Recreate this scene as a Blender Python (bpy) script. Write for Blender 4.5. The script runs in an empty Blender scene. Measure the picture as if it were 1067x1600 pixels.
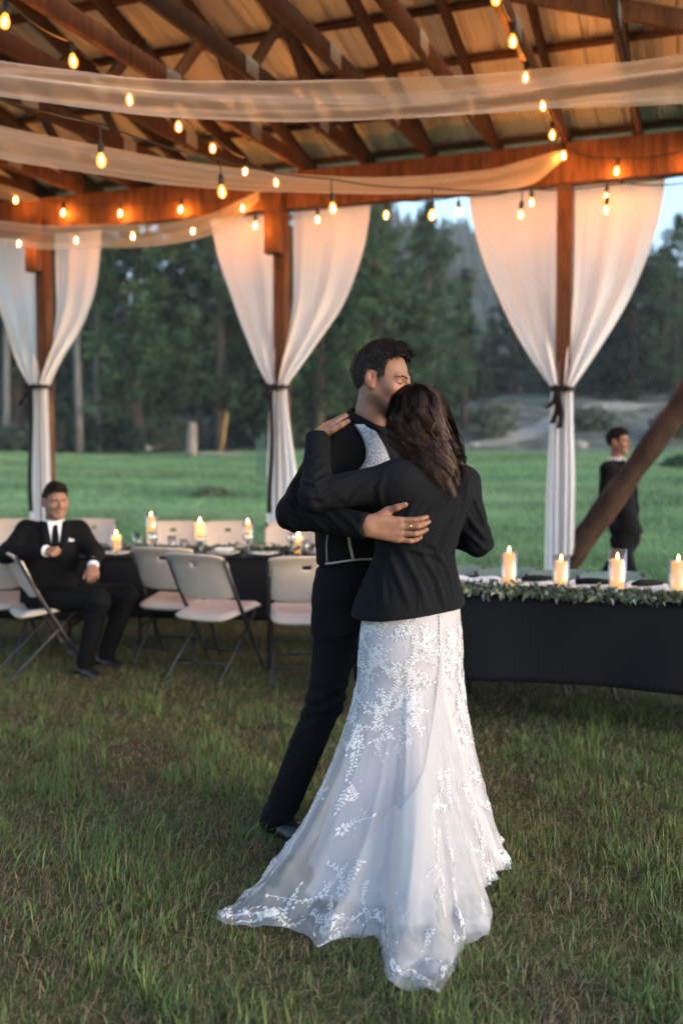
import bpy, math, random
import numpy as np
from mathutils import Vector, Matrix
from mathutils.bvhtree import BVHTree

random.seed(7)
rng = np.random.default_rng(11)
PI = math.pi
S = bpy.context.scene
COL = S.collection

# ------------------------------------------------------------------ camera
CAM_H, FPX, PW, PH = 1.40, 1556.0, 1067.0, 1600.0
PITCH = math.atan(80.0 / FPX)
cam = bpy.data.cameras.new('camera'); camo = bpy.data.objects.new('camera', cam); COL.objects.link(camo)
camo.location = (0, 0, CAM_H); camo.rotation_euler = (PI / 2 - PITCH, 0, 0)
cam.sensor_fit = 'VERTICAL'; cam.sensor_height = 36.0; cam.lens = 35.0
cam.clip_start = .05; cam.clip_end = 3000
cam.dof.use_dof = True; cam.dof.focus_distance = 3.32; cam.dof.aperture_fstop = 1.65; cam.dof.aperture_blades = 0
S.camera = camo

# ------------------------------------------------------------------ sky, sun, exposure (dusk)
W = bpy.data.worlds.new('World'); S.world = W; W.use_nodes = True
wn = W.node_tree.nodes; wl = W.node_tree.links
sky = wn.new('ShaderNodeTexSky'); sky.sky_type = 'NISHITA'; sky.sun_disc = False
SUN_EL, SUN_AZ = math.radians(13.0), math.radians(118.0)      # low on the right, a little behind the camera
sky.sun_elevation = SUN_EL; sky.sun_rotation = SUN_AZ
sky.air_density = 1.0; sky.dust_density = 1.4; sky.ozone_density = 2.1
bg = wn['Background']; bg.inputs['Strength'].default_value = .15
wl.new(sky.outputs[0], bg.inputs[0])
sun = bpy.data.lights.new('sun', 'SUN'); suno = bpy.data.objects.new('sun', sun); COL.objects.link(suno)
sun.energy = .30; sun.angle = math.radians(45); sun.color = (1, .99, .98)
sd = Vector((math.sin(SUN_AZ) * math.cos(math.radians(20)), math.cos(SUN_AZ) * math.cos(math.radians(20)), math.sin(math.radians(20))))
suno.rotation_euler = (-sd).to_track_quat('-Z', 'Y').to_euler()
vs = S.view_settings
vs.view_transform = 'Standard'; vs.look = 'None'; vs.gamma = 1; vs.use_curve_mapping = False; vs.exposure = 2.0
S.render.engine = 'CYCLES'
cy = S.cycles
cy.use_denoising = True; cy.max_bounces = 6; cy.diffuse_bounces = 3; cy.transparent_max_bounces = 24
cy.transmission_bounces = 6; cy.caustics_reflective = False; cy.caustics_refractive = False
cy.sample_clamp_indirect = 6.0; cy.use_light_tree = True; cy.use_adaptive_sampling = True; cy.adaptive_threshold = .03
try: cy.denoiser = 'OPENIMAGEDENOISE'
except Exception: pass

# ------------------------------------------------------------------ reading the place: pixel + depth -> point
_F = np.array([0, math.cos(PITCH), -math.sin(PITCH)]); _U = np.array([0, math.sin(PITCH), math.cos(PITCH)])
def ray(px, py):
    return _F + np.array([1.0, 0, 0]) * ((px - PW / 2) / FPX) + _U * ((PH / 2 - py) / FPX)
def at(px, py, Y):
    r = ray(px, py); k = Y / r[1]
    return np.array([0, 0, CAM_H]) + r * k
def gnd(px, py, z=0.0):
    r = ray(px, py); k = (z - CAM_H) / r[2]
    return np.array([0, 0, CAM_H]) + r * k
def V3(*a): return np.array(a, float)
def nrm(v): v = np.asarray(v, float); return v / (np.linalg.norm(v) + 1e-12)
def mix(a, b, t): return np.asarray(a, float) * (1 - t) + np.asarray(b, float) * t
def sstep(a, b, x):
    t = np.clip((x - a) / (b - a), 0, 1); return t * t * (3 - 2 * t)
_nk = [(rng.normal(size=3), rng.uniform(0, 6.28)) for _ in range(14)]
def wob(P, f=1.0, seed=0):                      # cheap smooth noise about -1..1
    P = np.asarray(P, float) * f; o = 0
    for i in range(6):
        k, p = _nk[(i + seed * 3) % 14]; o = o + np.sin(P @ k * (1 + .37 * i) + p + seed * 1.7)
    return o / 3.2

# ------------------------------------------------------------------ objects
def tag(o, label=None, cat=None, group=None, kind=None):
    if label: o['label'] = label
    if cat: o['category'] = cat
    if group: o['group'] = group
    if kind: o['kind'] = kind
    return o
def link(o, parent=None):
    COL.objects.link(o)
    if parent is not None: o.parent = parent
    return o
def empty(name, loc=(0, 0, 0), rz=0.0, parent=None):
    o = bpy.data.objects.new(name, None); o.empty_display_size = .1
    o.location = loc; o.rotation_euler = (0, 0, rz); return link(o, parent)
def mk(name, V, F, m, parent=None, smooth=True, mi=None):
    me = bpy.data.meshes.new(name)
    V = np.asarray(V, float)
    if isinstance(F, np.ndarray):
        n, c = F.shape
        me.vertices.add(len(V)); me.vertices.foreach_set('co', V.astype(np.float32).ravel())
        me.loops.add(n * c); me.loops.foreach_set('vertex_index', F.astype(np.int32).ravel())
        me.polygons.add(n); me.polygons.foreach_set('loop_start', np.arange(0, n * c, c, dtype=np.int32))
        me.update(calc_edges=True)
    else:
        me.from_pydata([tuple(v) for v in V], [], [tuple(f) for f in F])
    for x in (m if isinstance(m, (list, tuple)) else [m]): me.materials.append(x)
    if mi is not None: me.polygons.foreach_set('material_index', np.asarray(mi, np.int32))
    me.polygons.foreach_set('use_smooth', np.full(len(me.polygons), smooth)); me.update()
    o = bpy.data.objects.new(name, me)
    return link(o, parent)
def cp(o, parent=None):
    c = o.copy(); COL.objects.link(c); c.parent = parent; return c
def tree_copy(o, parent=None):
    c = cp(o, parent)
    for ch in list(o.children): tree_copy(ch, c)
    return c
class MB:                                       # collects simple shapes into one mesh
    def __init__(s): s.V = []; s.F = []
    def add(s, V, F):
        b = len(s.V); s.V += [tuple(map(float, v)) for v in V]; s.F += [tuple(i + b for i in f) for f in F]; return s
    def box(s, c, size, R=None):
        c = np.asarray(c, float); h = np.asarray(size, float) / 2
        P = np.array([[x, y, z] for x in (-1, 1) for y in (-1, 1) for z in (-1, 1)]) * h
        if R is not None: P = P @ np.asarray(R).T
        return s.add(P + c, [(0, 1, 3, 2), (4, 6, 7, 5), (0, 4, 5, 1), (2, 3, 7, 6), (0, 2, 6, 4), (1, 5, 7, 3)])
    def bar(s, a, b, w, h, up=(0, 0, 1)):       # beam from a to b, width w (sideways), height h
        a = np.asarray(a, float); b = np.asarray(b, float); d = nrm(b - a); r = nrm(np.cross(d, up)); u = np.cross(r, d)
        L = np.linalg.norm(b - a)
        return s.box((a + b) / 2, (w, L, h), np.stack([r, d, u], 1))
    def tube(s, pts, r, n=8, cap=True, flat=1.0, upv=(0, 0, 1)):
        pts = [np.asarray(p, float) for p in pts]; m = len(pts)
        rr = [r] * m if np.isscalar(r) else list(r)
        V = []; u0 = None
        for i, p in enumerate(pts):
            d = nrm(pts[min(i + 1, m - 1)] - pts[max(i - 1, 0)])
            if u0 is None:
                u0 = np.array(upv, float)
                if abs(d @ u0) > .9: u0 = np.array([1., 0, 0])
            x = nrm(np.cross(d, u0)); y = np.cross(x, d); u0 = y
            for k in range(n):
                a = 2 * PI * k / n; V.append(p + rr[i] * (math.cos(a) * x + flat * math.sin(a) * y))
        F = [(i * n + k, i * n + (k + 1) % n, (i + 1) * n + (k + 1) % n, (i + 1) * n + k) for i in range(m - 1) for k in range(n)]
        if cap: F += [tuple(range(n))[::-1], tuple((m - 1) * n + k for k in range(n))]
        return s.add(V, F)
    def lathe(s, prof, c=(0, 0, 0), n=16):      # prof [(r,z)]
        V = []; F = []; m = len(prof); c = np.asarray(c, float)
        for r, z in prof:
            for k in range(n): V.append(c + (r * math.cos(2 * PI * k / n), r * math.sin(2 * PI * k / n), z))
        for i in range(m - 1):
            for k in range(n): F.append((i * n + k, i * n + (k + 1) % n, (i + 1) * n + (k + 1) % n, (i + 1) * n + k))
        return s.add(V, F)
    def build(s, name, m, parent=None, smooth=False): return mk(name, np.array(s.V), s.F, m, parent, smooth)
def gridF(n, m, wrap=False):                    # n rows, m columns of vertices -> quads
    i = np.arange(n - 1)[:, None]; k = np.arange(m if wrap else m - 1)[None, :]; k2 = (k + 1) % m
    return np.stack([(i * m + k), (i * m + k2), ((i + 1) * m + k2), ((i + 1) * m + k)], -1).reshape(-1, 4)
def bevel(o, w=.004, seg=2):
    b = o.modifiers.new('bevel', 'BEVEL'); b.width = w; b.segments = seg; b.limit_method = 'ANGLE'; return o

# ------------------------------------------------------------------ materials
def nodes(name):
    m = bpy.data.materials.new(name); m.use_nodes = True; nt = m.node_tree
    return m, nt.nodes, nt.links, nt.nodes['Principled BSDF']
def noise_n(N, L, scale, detail=4, coords='Object', stretch=None, rough=.6):
    tc = N.new('ShaderNodeTexCoord'); nz = N.new('ShaderNodeTexNoise'); nz.inputs['Scale'].default_value = scale
    nz.inputs['Detail'].default_value = detail; nz.inputs['Roughness'].default_value = rough
    if coords == 'Geo':
        g = N.new('ShaderNodeNewGeometry'); src = g.outputs['Position']
    else: src = tc.outputs[coords]
    if stretch:
        mp = N.new('ShaderNodeMapping'); mp.inputs['Scale'].default_value = stretch; L.new(src, mp.inputs[0]); src = mp.outputs[0]
    L.new(src, nz.inputs['Vector']); return nz
def ramp(N, L, fac, stops):
    r = N.new('ShaderNodeValToRGB'); e = r.color_ramp.elements
    while len(e) < len(stops): e.new(.5)
    for x, (p, c) in zip(e, stops): x.position = p; x.color = (*c, 1)
    L.new(fac, r.inputs[0]); return r
def bump_n(N, L, h, b, strength=.3, dist=.01):
    bp = N.new('ShaderNodeBump'); bp.inputs['Strength'].default_value = strength; bp.inputs['Distance'].default_value = dist
    L.new(h, bp.inputs['Height']); L.new(bp.outputs[0], b.inputs['Normal']); return bp
def pmat(name, c1, c2=None, scale=8, rough=.6, bump=0, metal=0, coords='Object', stretch=None, spec=.5, detail=4, bdist=.01, lo=.35, hi=.65):
    m, N, L, b = nodes(name)
    b.inputs['Roughness'].default_value = rough; b.inputs['Metallic'].default_value = metal
    b.inputs['Specular IOR Level'].default_value = spec
    nz = noise_n(N, L, scale, detail, coords, stretch)
    r = ramp(N, L, nz.outputs[0], [(lo, c1), (hi, c2 or tuple(x * .8 for x in c1))]); L.new(r.outputs[0], b.inputs['Base Color'])
    if bump: bump_n(N, L, nz.outputs[0], b, bump, bdist)
    return m
def cloth_mat(name, c1, c2, transl=.0, transp=0.0, scale=300, rough=.85, sheen=.2, coarse=3.0, bump=.15, spec=.2):
    m, N, L, b = nodes(name)
    b.inputs['Roughness'].default_value = rough; b.inputs['Specular IOR Level'].default_value = spec if max(c1) > .1 else .10
    b.inputs['Sheen Weight'].default_value = sheen
    nz = noise_n(N, L, coarse, 5, 'Geo'); r = ramp(N, L, nz.outputs[0], [(.3, c1), (.7, c2)]); L.new(r.outputs[0], b.inputs['Base Color'])
    nf = noise_n(N, L, scale, 2, 'Geo'); bump_n(N, L, nf.outputs[0], b, bump, .002)
    out = N['Material Output']; last = b.outputs[0]
    if transl:
        t = N.new('ShaderNodeBsdfTranslucent'); L.new(r.outputs[0], t.inputs[0]); mx = N.new('ShaderNodeMixShader'); mx.inputs[0].default_value = transl
        L.new(last, mx.inputs[1]); L.new(t.outputs[0], mx.inputs[2]); last = mx.outputs[0]
    if transp:
        t = N.new('ShaderNodeBsdfTransparent'); mx = N.new('ShaderNodeMixShader'); mx.inputs[0].default_value = transp
        L.new(last, mx.inputs[1]); L.new(t.outputs[0], mx.inputs[2]); last = mx.outputs[0]
    L.new(last, out.inputs[0]); return m
def emit_mat(name, col, s):
    m, N, L, b = nodes(name)
    b.inputs['Base Color'].default_value = (*col, 1); b.inputs['Emission Color'].default_value = (*col, 1); b.inputs['Emission Strength'].default_value = s
    return m
def clear_mat(name, tint=(1, 1, 1), face=.06, rough=.05, glow=None):   # thin clear glass: lets light and sight through, keeps a rim and a shine
    m, N, L, b = nodes(name)
    tr = N.new('ShaderNodeBsdfTransparent'); tr.inputs[0].default_value = (*tint, 1)
    gl = N.new('ShaderNodeBsdfGlossy'); gl.inputs['Roughness'].default_value = rough
    lw = N.new('ShaderNodeLayerWeight'); lw.inputs[0].default_value = .35
    mm = N.new('ShaderNodeMath'); mm.operation = 'MULTIPLY_ADD'; mm.inputs[1].default_value = .55; mm.inputs[2].default_value = face
    L.new(lw.outputs['Facing'], mm.inputs[0])
    mx = N.new('ShaderNodeMixShader'); L.new(mm.outputs[0], mx.inputs[0]); L.new(tr.outputs[0], mx.inputs[1]); L.new(gl.outputs[0], mx.inputs[2])
    last = mx.outputs[0]
    if glow:
        em = N.new('ShaderNodeEmission'); em.inputs[0].default_value = (*glow[0], 1); em.inputs[1].default_value = glow[1]
        ad = N.new('ShaderNodeAddShader'); L.new(last, ad.inputs[0]); L.new(em.outputs[0], ad.inputs[1]); last = ad.outputs[0]
    L.new(last, N['Material Output'].inputs[0]); return m

M = {}
M['wood'] = pmat('rough_timber', (.155, .064, .028), (.060, .024, .011), 3.0, .75, .35, stretch=(7, 7, .9), detail=6, spec=.3)
M['wood_dark'] = pmat('shaded_timber', (.060, .025, .012), (.024, .010, .0055), 3.0, .8, .35, stretch=(6, 6, .9), detail=6, spec=.3)  # darker timber copy: shade away from the bulbs put into its colour
M['log'] = pmat('log_brace', (.062, .029, .016), (.018, .009, .006), 6.0, .8, .6, detail=7, spec=.3, bdist=.02)
M['roof'] = pmat('ribbed_steel_sheet', (.74, .71, .67), (.62, .59, .56), 2.2, .45, .05, metal=.0, detail=5)
M['plate_steel'] = pmat('galvanised_plate', (.36, .37, .38), (.28, .29, .3), 30, .5, .1, metal=.5)
M['curtain'] = cloth_mat('white_voile_curtain', (.92, .91, .93), (.89, .88, .90), transl=.48, scale=500, coarse=2)
M['voile'] = cloth_mat('sheer_voile', (.80, .74, .71), (.74, .68, .65), transl=.45, transp=.60, scale=500, coarse=2)
M['black_cloth'] = cloth_mat('black_tablecloth', (.0105, .0105, .0115), (.0070, .0070, .0080), scale=260, rough=.72, sheen=.0)
M['ribbon'] = cloth_mat('black_ribbon', (.014, .013, .014), (.008, .008, .009), scale=200)
M['runner'] = cloth_mat('white_runner', (.78, .78, .80), (.68, .68, .70), scale=260)
M['chair'] = pmat('almond_plastic', (.55, .44, .37), (.49, .39, .325), 9, .48, .06)
M['chair_grey'] = pmat('grey_green_plastic', (.10, .15, .14), (.08, .12, .115), 9, .5, .06)
M['chair_frame'] = pmat('bronze_steel_tube', (.055, .052, .050), (.035, .033, .032), 20, .4, 0, metal=.6)
M['cable'] = pmat('black_cable', (.014, .013, .012), (.009, .009, .009), 30, .6)
M['filament'] = emit_mat('glowing_filament', (1.0, .39, .08), 360)
M['bulb_glass'] = clear_mat('amber_bulb_glass', (1.0, .82, .55), .05, .08, ((1.0, .30, .03), .45))
M['bulb_glass'].cycles.emission_sampling = 'NONE'
M['wax'] = emit_mat('glowing_wax', (.95, .45, .15), .36)  # orange emission stands in for flame light shining through the wax
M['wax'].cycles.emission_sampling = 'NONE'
M['flame'] = emit_mat('candle_flame', (1.0, .52, .16), 20)
M['glass'] = clear_mat('clear_glass', (.93, .95, .95), .10, .05)
M['china'] = pmat('white_china', (.74, .73, .70), (.68, .67, .65), 8, .25)
M['cutlery'] = pmat('steel_cutlery', (.6, .6, .6), (.5, .5, .5), 20, .25, metal=1)
M['leaf'] = pmat('garland_leaf', (.115, .130, .062), (.058, .072, .038), 14, .55, .1, coords='Geo')
M['leaf_pale'] = pmat('eucalyptus_leaf', (.19, .21, .15), (.12, .14, .10), 14, .6, .1, coords='Geo')
M['petal'] = pmat('cream_petal', (.72, .66, .58), (.62, .54, .46), 20, .6)

# ================================================================== THE GROUND AND WHAT GROWS
def Hh(x, y):
    x = np.asarray(x, float); y = np.asarray(y, float)
    t = np.clip(y - 8, 0, None); z = .048 * (t * t / (t + 1.5)); z = np.minimum(z, .048 * 37)
    right = sstep(-2, 14, x)
    bank = sstep(45, 63, y) * (2.0 + 1.6 * right) + np.clip(y - 60, 0, 400) * .055
    z = z + bank + .10 * np.sin(x * .31 + y * .17) * sstep(12, 40, y) + .25 * np.sin(x * .9 + y * .5) * np.sin(y * .8 - x * .3) * sstep(46, 52, y) * .6
    return z
def HZ(x, y): return float(Hh(x, y))
xs = np.unique(np.concatenate([np.linspace(-8, 8, 65), np.linspace(-60, 60, 81), np.linspace(-700, 700, 41)]))
ys = np.unique(np.concatenate([np.linspace(-30, 0, 8), np.linspace(0, 14, 57), np.linspace(14, 80, 84), np.linspace(80, 900, 30)]))
GX, GY = np.meshgrid(xs, ys); GZ = Hh(GX, GY)
m, N, L, b = nodes('meadow_ground'); b.inputs['Roughness'].default_value = .95; b.inputs['Specular IOR Level'].default_value = .1
g = N.new('ShaderNodeNewGeometry'); sx = N.new('ShaderNodeSeparateXYZ'); L.new(g.outputs['Position'], sx.inputs[0])
n1 = noise_n(N, L, 1.5, 6, 'Geo'); n2 = noise_n(N, L, 26, 6, 'Geo'); n3 = noise_n(N, L, .22, 5, 'Geo', stretch=(.5, 1.6, 1)); n4 = noise_n(N, L, .9, 6, 'Geo')
dirt = ramp(N, L, n2.outputs[0], [(.30, (.040, .026, .016)), (.55, (.095, .062, .036)), (.72, (.19, .135, .082))])
moss = ramp(N, L, n2.outputs[0], [(.3, (.052, .058, .016)), (.7, (.120, .122, .040))])
r1 = ramp(N, L, n1.outputs[0], [(.36, (0, 0, 0)), (.56, (1, 1, 1))])
near = N.new('ShaderNodeMixRGB'); L.new(r1.outputs[0], near.inputs[0]); L.new(dirt.outputs[0], near.inputs[1]); L.new(moss.outputs[0], near.inputs[2])
fieldc = ramp(N, L, n3.outputs[0], [(.30, (.085, .185, .075)), (.50, (.150, .250, .105)), (.66, (.245, .300, .145))])
bankc = ramp(N, L, n4.outputs[0], [(.30, (.045, .062, .038)), (.5, (.105, .112, .088)), (.68, (.20, .195, .17))])
def mapr(src, a, bb, nz=None, k=0.0):
    if nz is not None:
        ad = N.new('ShaderNodeMath'); ad.operation = 'MULTIPLY_ADD'; ad.inputs[1].default_value = k; L.new(nz, ad.inputs[0]); L.new(src, ad.inputs[2]); src = ad.outputs[0]
    q = N.new('ShaderNodeMapRange'); q.inputs[1].default_value = a; q.inputs[2].default_value = bb; L.new(src, q.inputs[0]); return q.outputs[0]
f1 = mapr(sx.outputs[1], 8.6, 10.4, n1.outputs[0], 1.2); f2 = mapr(sx.outputs[1], 46.5, 49.5, n4.outputs[0], 2.0)
a1 = N.new('ShaderNodeMixRGB'); L.new(f1, a1.inputs[0]); L.new(near.outputs[0], a1.inputs[1]); L.new(fieldc.outputs[0], a1.inputs[2])
a2 = N.new('ShaderNodeMixRGB'); L.new(f2, a2.inputs[0]); L.new(a1.outputs[0], a2.inputs[1]); L.new(bankc.outputs[0], a2.inputs[2])
litter = ramp(N, L, n4.outputs[0], [(.3, (.022, .030, .018)), (.7, (.060, .062, .042))])      # needle litter under the trees on the left
fx = mapr(sx.outputs[0], 3.0, -2.0, n3.outputs[0], -3.0); fy = N.new('ShaderNodeMath'); fy.operation = 'MULTIPLY'; L.new(fx, fy.inputs[0]); L.new(mapr(sx.outputs[1], 47.0, 49.0, n4.outputs[0], 2.0), fy.inputs[1])
a3 = N.new('ShaderNodeMixRGB'); L.new(fy.outputs[0], a3.inputs[0]); L.new(a2.outputs[0], a3.inputs[1]); L.new(litter.outputs[0], a3.inputs[2])
L.new(a3.outputs[0], b.inputs['Base Color']); bump_n(N, L, n2.outputs[0], b, .6, .03)
M['ground'] = m
tag(mk('ground', np.stack([GX, GY, GZ], -1).reshape(-1, 3), gridF(len(ys), len(xs)), m), kind='structure')

# the pale track climbing the bank
pp = [(4.6, 48.6), (6.6, 49.4), (9, 51.2), (11.5, 54.0), (14.5, 56.4), (18, 57.6), (24, 58.0)]
PV = []
for i in range(61):
    t = i / 60 * (len(pp) - 1); k = min(int(t), len(pp) - 2); c = mix(pp[k], pp[k + 1], t - k); dv = nrm(np.array(pp[k + 1]) - np.array(pp[k])); sd_ = np.array([-dv[1], dv[0]])
    for j in range(7):
        q = c + sd_ * (j - 3) * .25 * (1 + .1 * math.sin(i * 1.3)); PV.append((q[0], q[1], HZ(q[0], q[1]) + .06 - .004 * abs(j - 3)))
M['path'] = pmat('gravel_track', (.30, .28, .25), (.20, .19, .17), 3, .95, .5, coords='Geo')
tag(mk('path', PV, gridF(61, 7), M['path']), kind='structure')

# where the gown lies on the lawn (the grass under it is pressed down)
hemp = [(352, 1447), (375, 1462), (400, 1470), (440, 1479), (480, 1483), (540, 1482), (585, 1482), (600, 1500), (598, 1530), (605, 1552), (650, 1559), (690, 1548), (712, 1530), (716, 1502), (742, 1488), (768, 1455), (757, 1425), (748, 1402), (775, 1380), (791, 1362)]
Cf = V3(.225, 3.36, 0); hp = [gnd(*q)[:2] for q in hemp] + [(.56, 3.52), (.46, 3.66), (.28, 3.72), (.10, 3.68), (-.04, 3.56), (-.14, 3.42), (-.24, 3.24)]
hth = np.array([math.atan2(q[1] - Cf[1], q[0] - Cf[0]) for q in hp]); hr = np.array([math.hypot(q[0] - Cf[0], q[1] - Cf[1]) for q in hp])
o_ = np.argsort(hth); hth, hr = hth[o_], hr[o_]; TH = np.linspace(-PI, PI, 721); HR = np.interp(TH, np.concatenate([hth - 2 * PI, hth, hth + 2 * PI]), np.tile(hr, 3))
HR = np.convolve(np.pad(HR[:-1], 3, mode='wrap'), np.ones(7) / 7, 'valid'); HR = np.append(HR, HR[0])
def hemr(th): return np.interp((th + PI) % (2 * PI) - PI, TH, HR)
def pressed(X, Y): return np.hypot(X - Cf[0], Y - Cf[1]) < hemr(np.arctan2(Y - Cf[1], X - Cf[0])) * .985
# ---- blades of grass
def blades(X, Y, h, w, lean, az, z0=None, bend=.6):
    n = len(X); Z = Hh(X, Y) if z0 is None else z0
    d = np.stack([np.cos(az), np.sin(az)], 1); s = np.stack([-np.sin(az + .5), np.cos(az + .5)], 1)
    V = np.zeros((n, 5, 3)); F3 = np.arange(n)[:, None] * 5
    lv = [(0, 0, 1.0), (.5, .30, .75), (1, 1, 0)]
    for i, (tz, tl, tw) in enumerate(lv):
        px = X + d[:, 0] * lean * h * tl; py = Y + d[:, 1] * lean * h * tl; pz = Z + h * tz * np.sqrt(np.clip(1 - (lean * tl * bend) ** 2, .02, 1))
        if i < 2:
            V[:, 2 * i, :] = np.stack([px - s[:, 0] * w * tw / 2, py - s[:, 1] * w * tw / 2, pz], 1)
            V[:, 2 * i + 1, :] = np.stack([px + s[:, 0] * w * tw / 2, py + s[:, 1] * w * tw / 2, pz], 1)
        else: V[:, 4, :] = np.stack([px, py, pz], 1)
    T = np.stack([F3 + np.array([0, 1, 3]), F3 + np.array([0, 3, 2]), F3 + np.array([2, 3, 4])], 1).reshape(-1, 3)
    return V.reshape(-1, 3), T
def blade_obj(name, V, T, C, mname, label, cat):
    o = mk(name, V, T, M[mname], smooth=True)
    a = o.data.color_attributes.new('tint', 'FLOAT_COLOR', 'POINT')
    cc = np.ones((len(V), 4), np.float32); cc[:, :3] = np.repeat(C, 5, 0); a.data.foreach_set('color', cc.ravel())
    return tag(o, label, cat, kind='stuff')
m, N, L, b = nodes('grass_blade'); b.inputs['Roughness'].default_value = .5; b.inputs['Specular IOR Level'].default_value = .35
at_ = N.new('ShaderNodeAttribute'); at_.attribute_name = 'tint'; L.new(at_.outputs[0], b.inputs['Base Color'])
tl_ = N.new('ShaderNodeBsdfTranslucent'); L.new(at_.outputs[0], tl_.inputs[0]); mx = N.new('ShaderNodeMixShader'); mx.inputs[0].default_value = .3
L.new(b.outputs[0], mx.inputs[1]); L.new(tl_.outputs[0], mx.inputs[2]); L.new(mx.outputs[0], N['Material Output'].inputs[0]); M['blade'] = m

def patch(x, y):                                   # where the turf is thick (1) or worn (0)
    P = np.stack([x, y, 0 * x], 1); v = .55 * wob(P, 2.1, 1) + .45 * wob(P, 5.3, 2) + .25 * wob(P, 11, 3)
    return 1 / (1 + np.exp(-3.0 * v))
def scatter(n, y0, y1, side=.3, power=1.0):
    u = rng.random(n); Y = y0 + (y1 - y0) * u ** power; X = (rng.random(n) * 2 - 1) * (.36 * Y + side); return X, Y
Vs, Ts, Cs, base = [], [], [], 0
def push(V, T, C):
    global base
    Vs.append(V); Ts.append(T + base); Cs.append(C); base += len(V)
# live turf
X, Y = scatter(330000, 1.9, 9.0, 1.5, 1.35); p = patch(X, Y)
far = sstep(4.2, 6.5, Y); keep = rng.random(len(X)) < (.24 + .76 * p ** 1.3) * (1 - .58 * far)
X, Y, p = X[keep], Y[keep], p[keep]; n = len(X)
h = (.016 + .062 * rng.random(n) ** 1.8) * (.50 + .75 * p); h = np.where(pressed(X, Y), h * .28, h); w = rng.uniform(.0016, .0042, n) * (1 + .12 * Y)
C0 = np.array([.128, .178, .042]); C1 = np.array([.220, .250, .070]); C2 = np.array([.082, .145, .050])
t = rng.random((n, 1)); C = C0 * (1 - t) + np.where(rng.random((n, 1)) < .35, C1, C2) * t
str_ = rng.random(n) < .12; C[str_] = np.array([.22, .155, .085]) * rng.uniform(.5, 1.15, (str_.sum(), 1))
push(*blades(X, Y, h, w, rng.uniform(.15, 1.25, n), rng.uniform(0, 6.28, n)), C)
# tufts of long grass in the foreground
for _ in range(560):
    cx, cy_ = scatter(1, 2.1, 5.6, .9, 1.1); k = random.randint(16, 42); r = rng.normal(size=(k, 2)) * random.uniform(.015, .05)
    if patch(cx, cy_)[0] < .34 or pressed(cx, cy_)[0]: continue
    X = cx + r[:, 0]; Y = cy_ + r[:, 1]; h = rng.uniform(.035, .105, k) * random.uniform(.5, 1.1)
    C = C0 + (C1 - C0) * rng.random((k, 1)) * random.uniform(.2, 1.3)
    if random.random() < .3: C = C * np.array([.75, 1.02, 1.1])
    push(*blades(X, Y, h, rng.uniform(.0028, .0060, k), rng.uniform(.2, 1.1, k), rng.uniform(0, 6.28, k)), C)
# dead straw lying flat
X, Y = scatter(62000, 1.9, 8.6, 1.5, 1.25); n = len(X)
h = rng.uniform(.02, .10, n)
C = np.array([.31, .225, .125]) * rng.uniform(.25, 1.25, (n, 1)) * np.array([1, 1, 1]) ; C[:, 1] *= rng.uniform(.85, 1.05, n)
V, T = blades(X, Y, h, rng.uniform(.0012, .003, n) * (1 + .1 * Y), np.full(n, 1.0), rng.uniform(0, 6.28, n), z0=rng.uniform(.002, .016, n), bend=.985)
V[:, 2] = np.clip(V[:, 2], 0.001, .035); push(V, T, C)
blade_obj('lawn_grass', np.concatenate(Vs), np.concatenate(Ts), np.concatenate(Cs), 'blade', 'patchy worn grass and straw under the pavilion', 'grass')
# meadow beyond the posts
Vs, Ts, Cs, base = [], [], [], 0
X, Y = scatter(165000, 8.6, 46, 3.0, 1.8); n = len(X); P = np.stack([X * .35, Y * .8, 0 * X], 1); q = wob(P, .55, 2)
h = rng.uniform(.05, .15, n) * (1 + .45 * np.clip(q, -1, 1)); t = rng.random((n, 1))
C = np.array([.095, .190, .080]) * (1 - t) + np.array([.175, .275, .115]) * t
yel = np.clip(wob(P, .8, 4), 0, 1)[:, None]; C = C * (1 - .5 * yel) + np.array([.26, .30, .14]) * .5 * yel
C = C * (1 + .38 * np.clip(wob(P, 1.3, 3), -1, 1) + .22 * np.clip(wob(P, 3.1, 1), -1, 1))[:, None] * np.array([1, 1, 1])
push(*blades(X, Y, h, rng.uniform(.006, .013, n) * (.5 + .06 * Y), rng.uniform(.1, .9, n), rng.uniform(0, 6.28, n)), C)
blade_obj('meadow_grass', np.concatenate(Vs), np.concatenate(Ts), np.concatenate(Cs), 'blade', 'lush green meadow grass in the open field', 'grass')

# ---- trees
def needle_mat(name, a, c, d):
    m, N, L, b = nodes(name); b.inputs['Roughness'].default_value = .6; b.inputs['Specular IOR Level'].default_value = .25
    nz = noise_n(N, L, .55, 4, 'Object'); oi = N.new('ShaderNodeObjectInfo')
    r = ramp(N, L, nz.outputs[0], [(.32, a), (.5, c), (.68, d)])
    hs = N.new('ShaderNodeHueSaturation'); mr = N.new('ShaderNodeMapRange'); mr.inputs[3].default_value = .75; mr.inputs[4].default_value = 1.2
    L.new(oi.outputs['Random'], mr.inputs[0]); L.new(mr.outputs[0], hs.inputs['Value']); L.new(r.outputs[0], hs.inputs['Color'])
    L.new(hs.outputs[0], b.inputs['Base Color'])
    t = N.new('ShaderNodeBsdfTranslucent'); L.new(hs.outputs[0], t.inputs[0]); mx = N.new('ShaderNodeMixShader'); mx.inputs[0].default_value = .2
    L.new(b.outputs[0], mx.inputs[1]); L.new(t.outputs[0], mx.inputs[2]); L.new(mx.outputs[0], N['Material Output'].inputs[0]); return m
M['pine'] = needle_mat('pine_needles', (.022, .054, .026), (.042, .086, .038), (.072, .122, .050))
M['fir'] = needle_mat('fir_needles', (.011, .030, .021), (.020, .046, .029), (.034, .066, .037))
M['sage'] = needle_mat('shrub_leaves', (.040, .062, .038), (.075, .098, .065), (.12, .14, .10))
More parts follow.
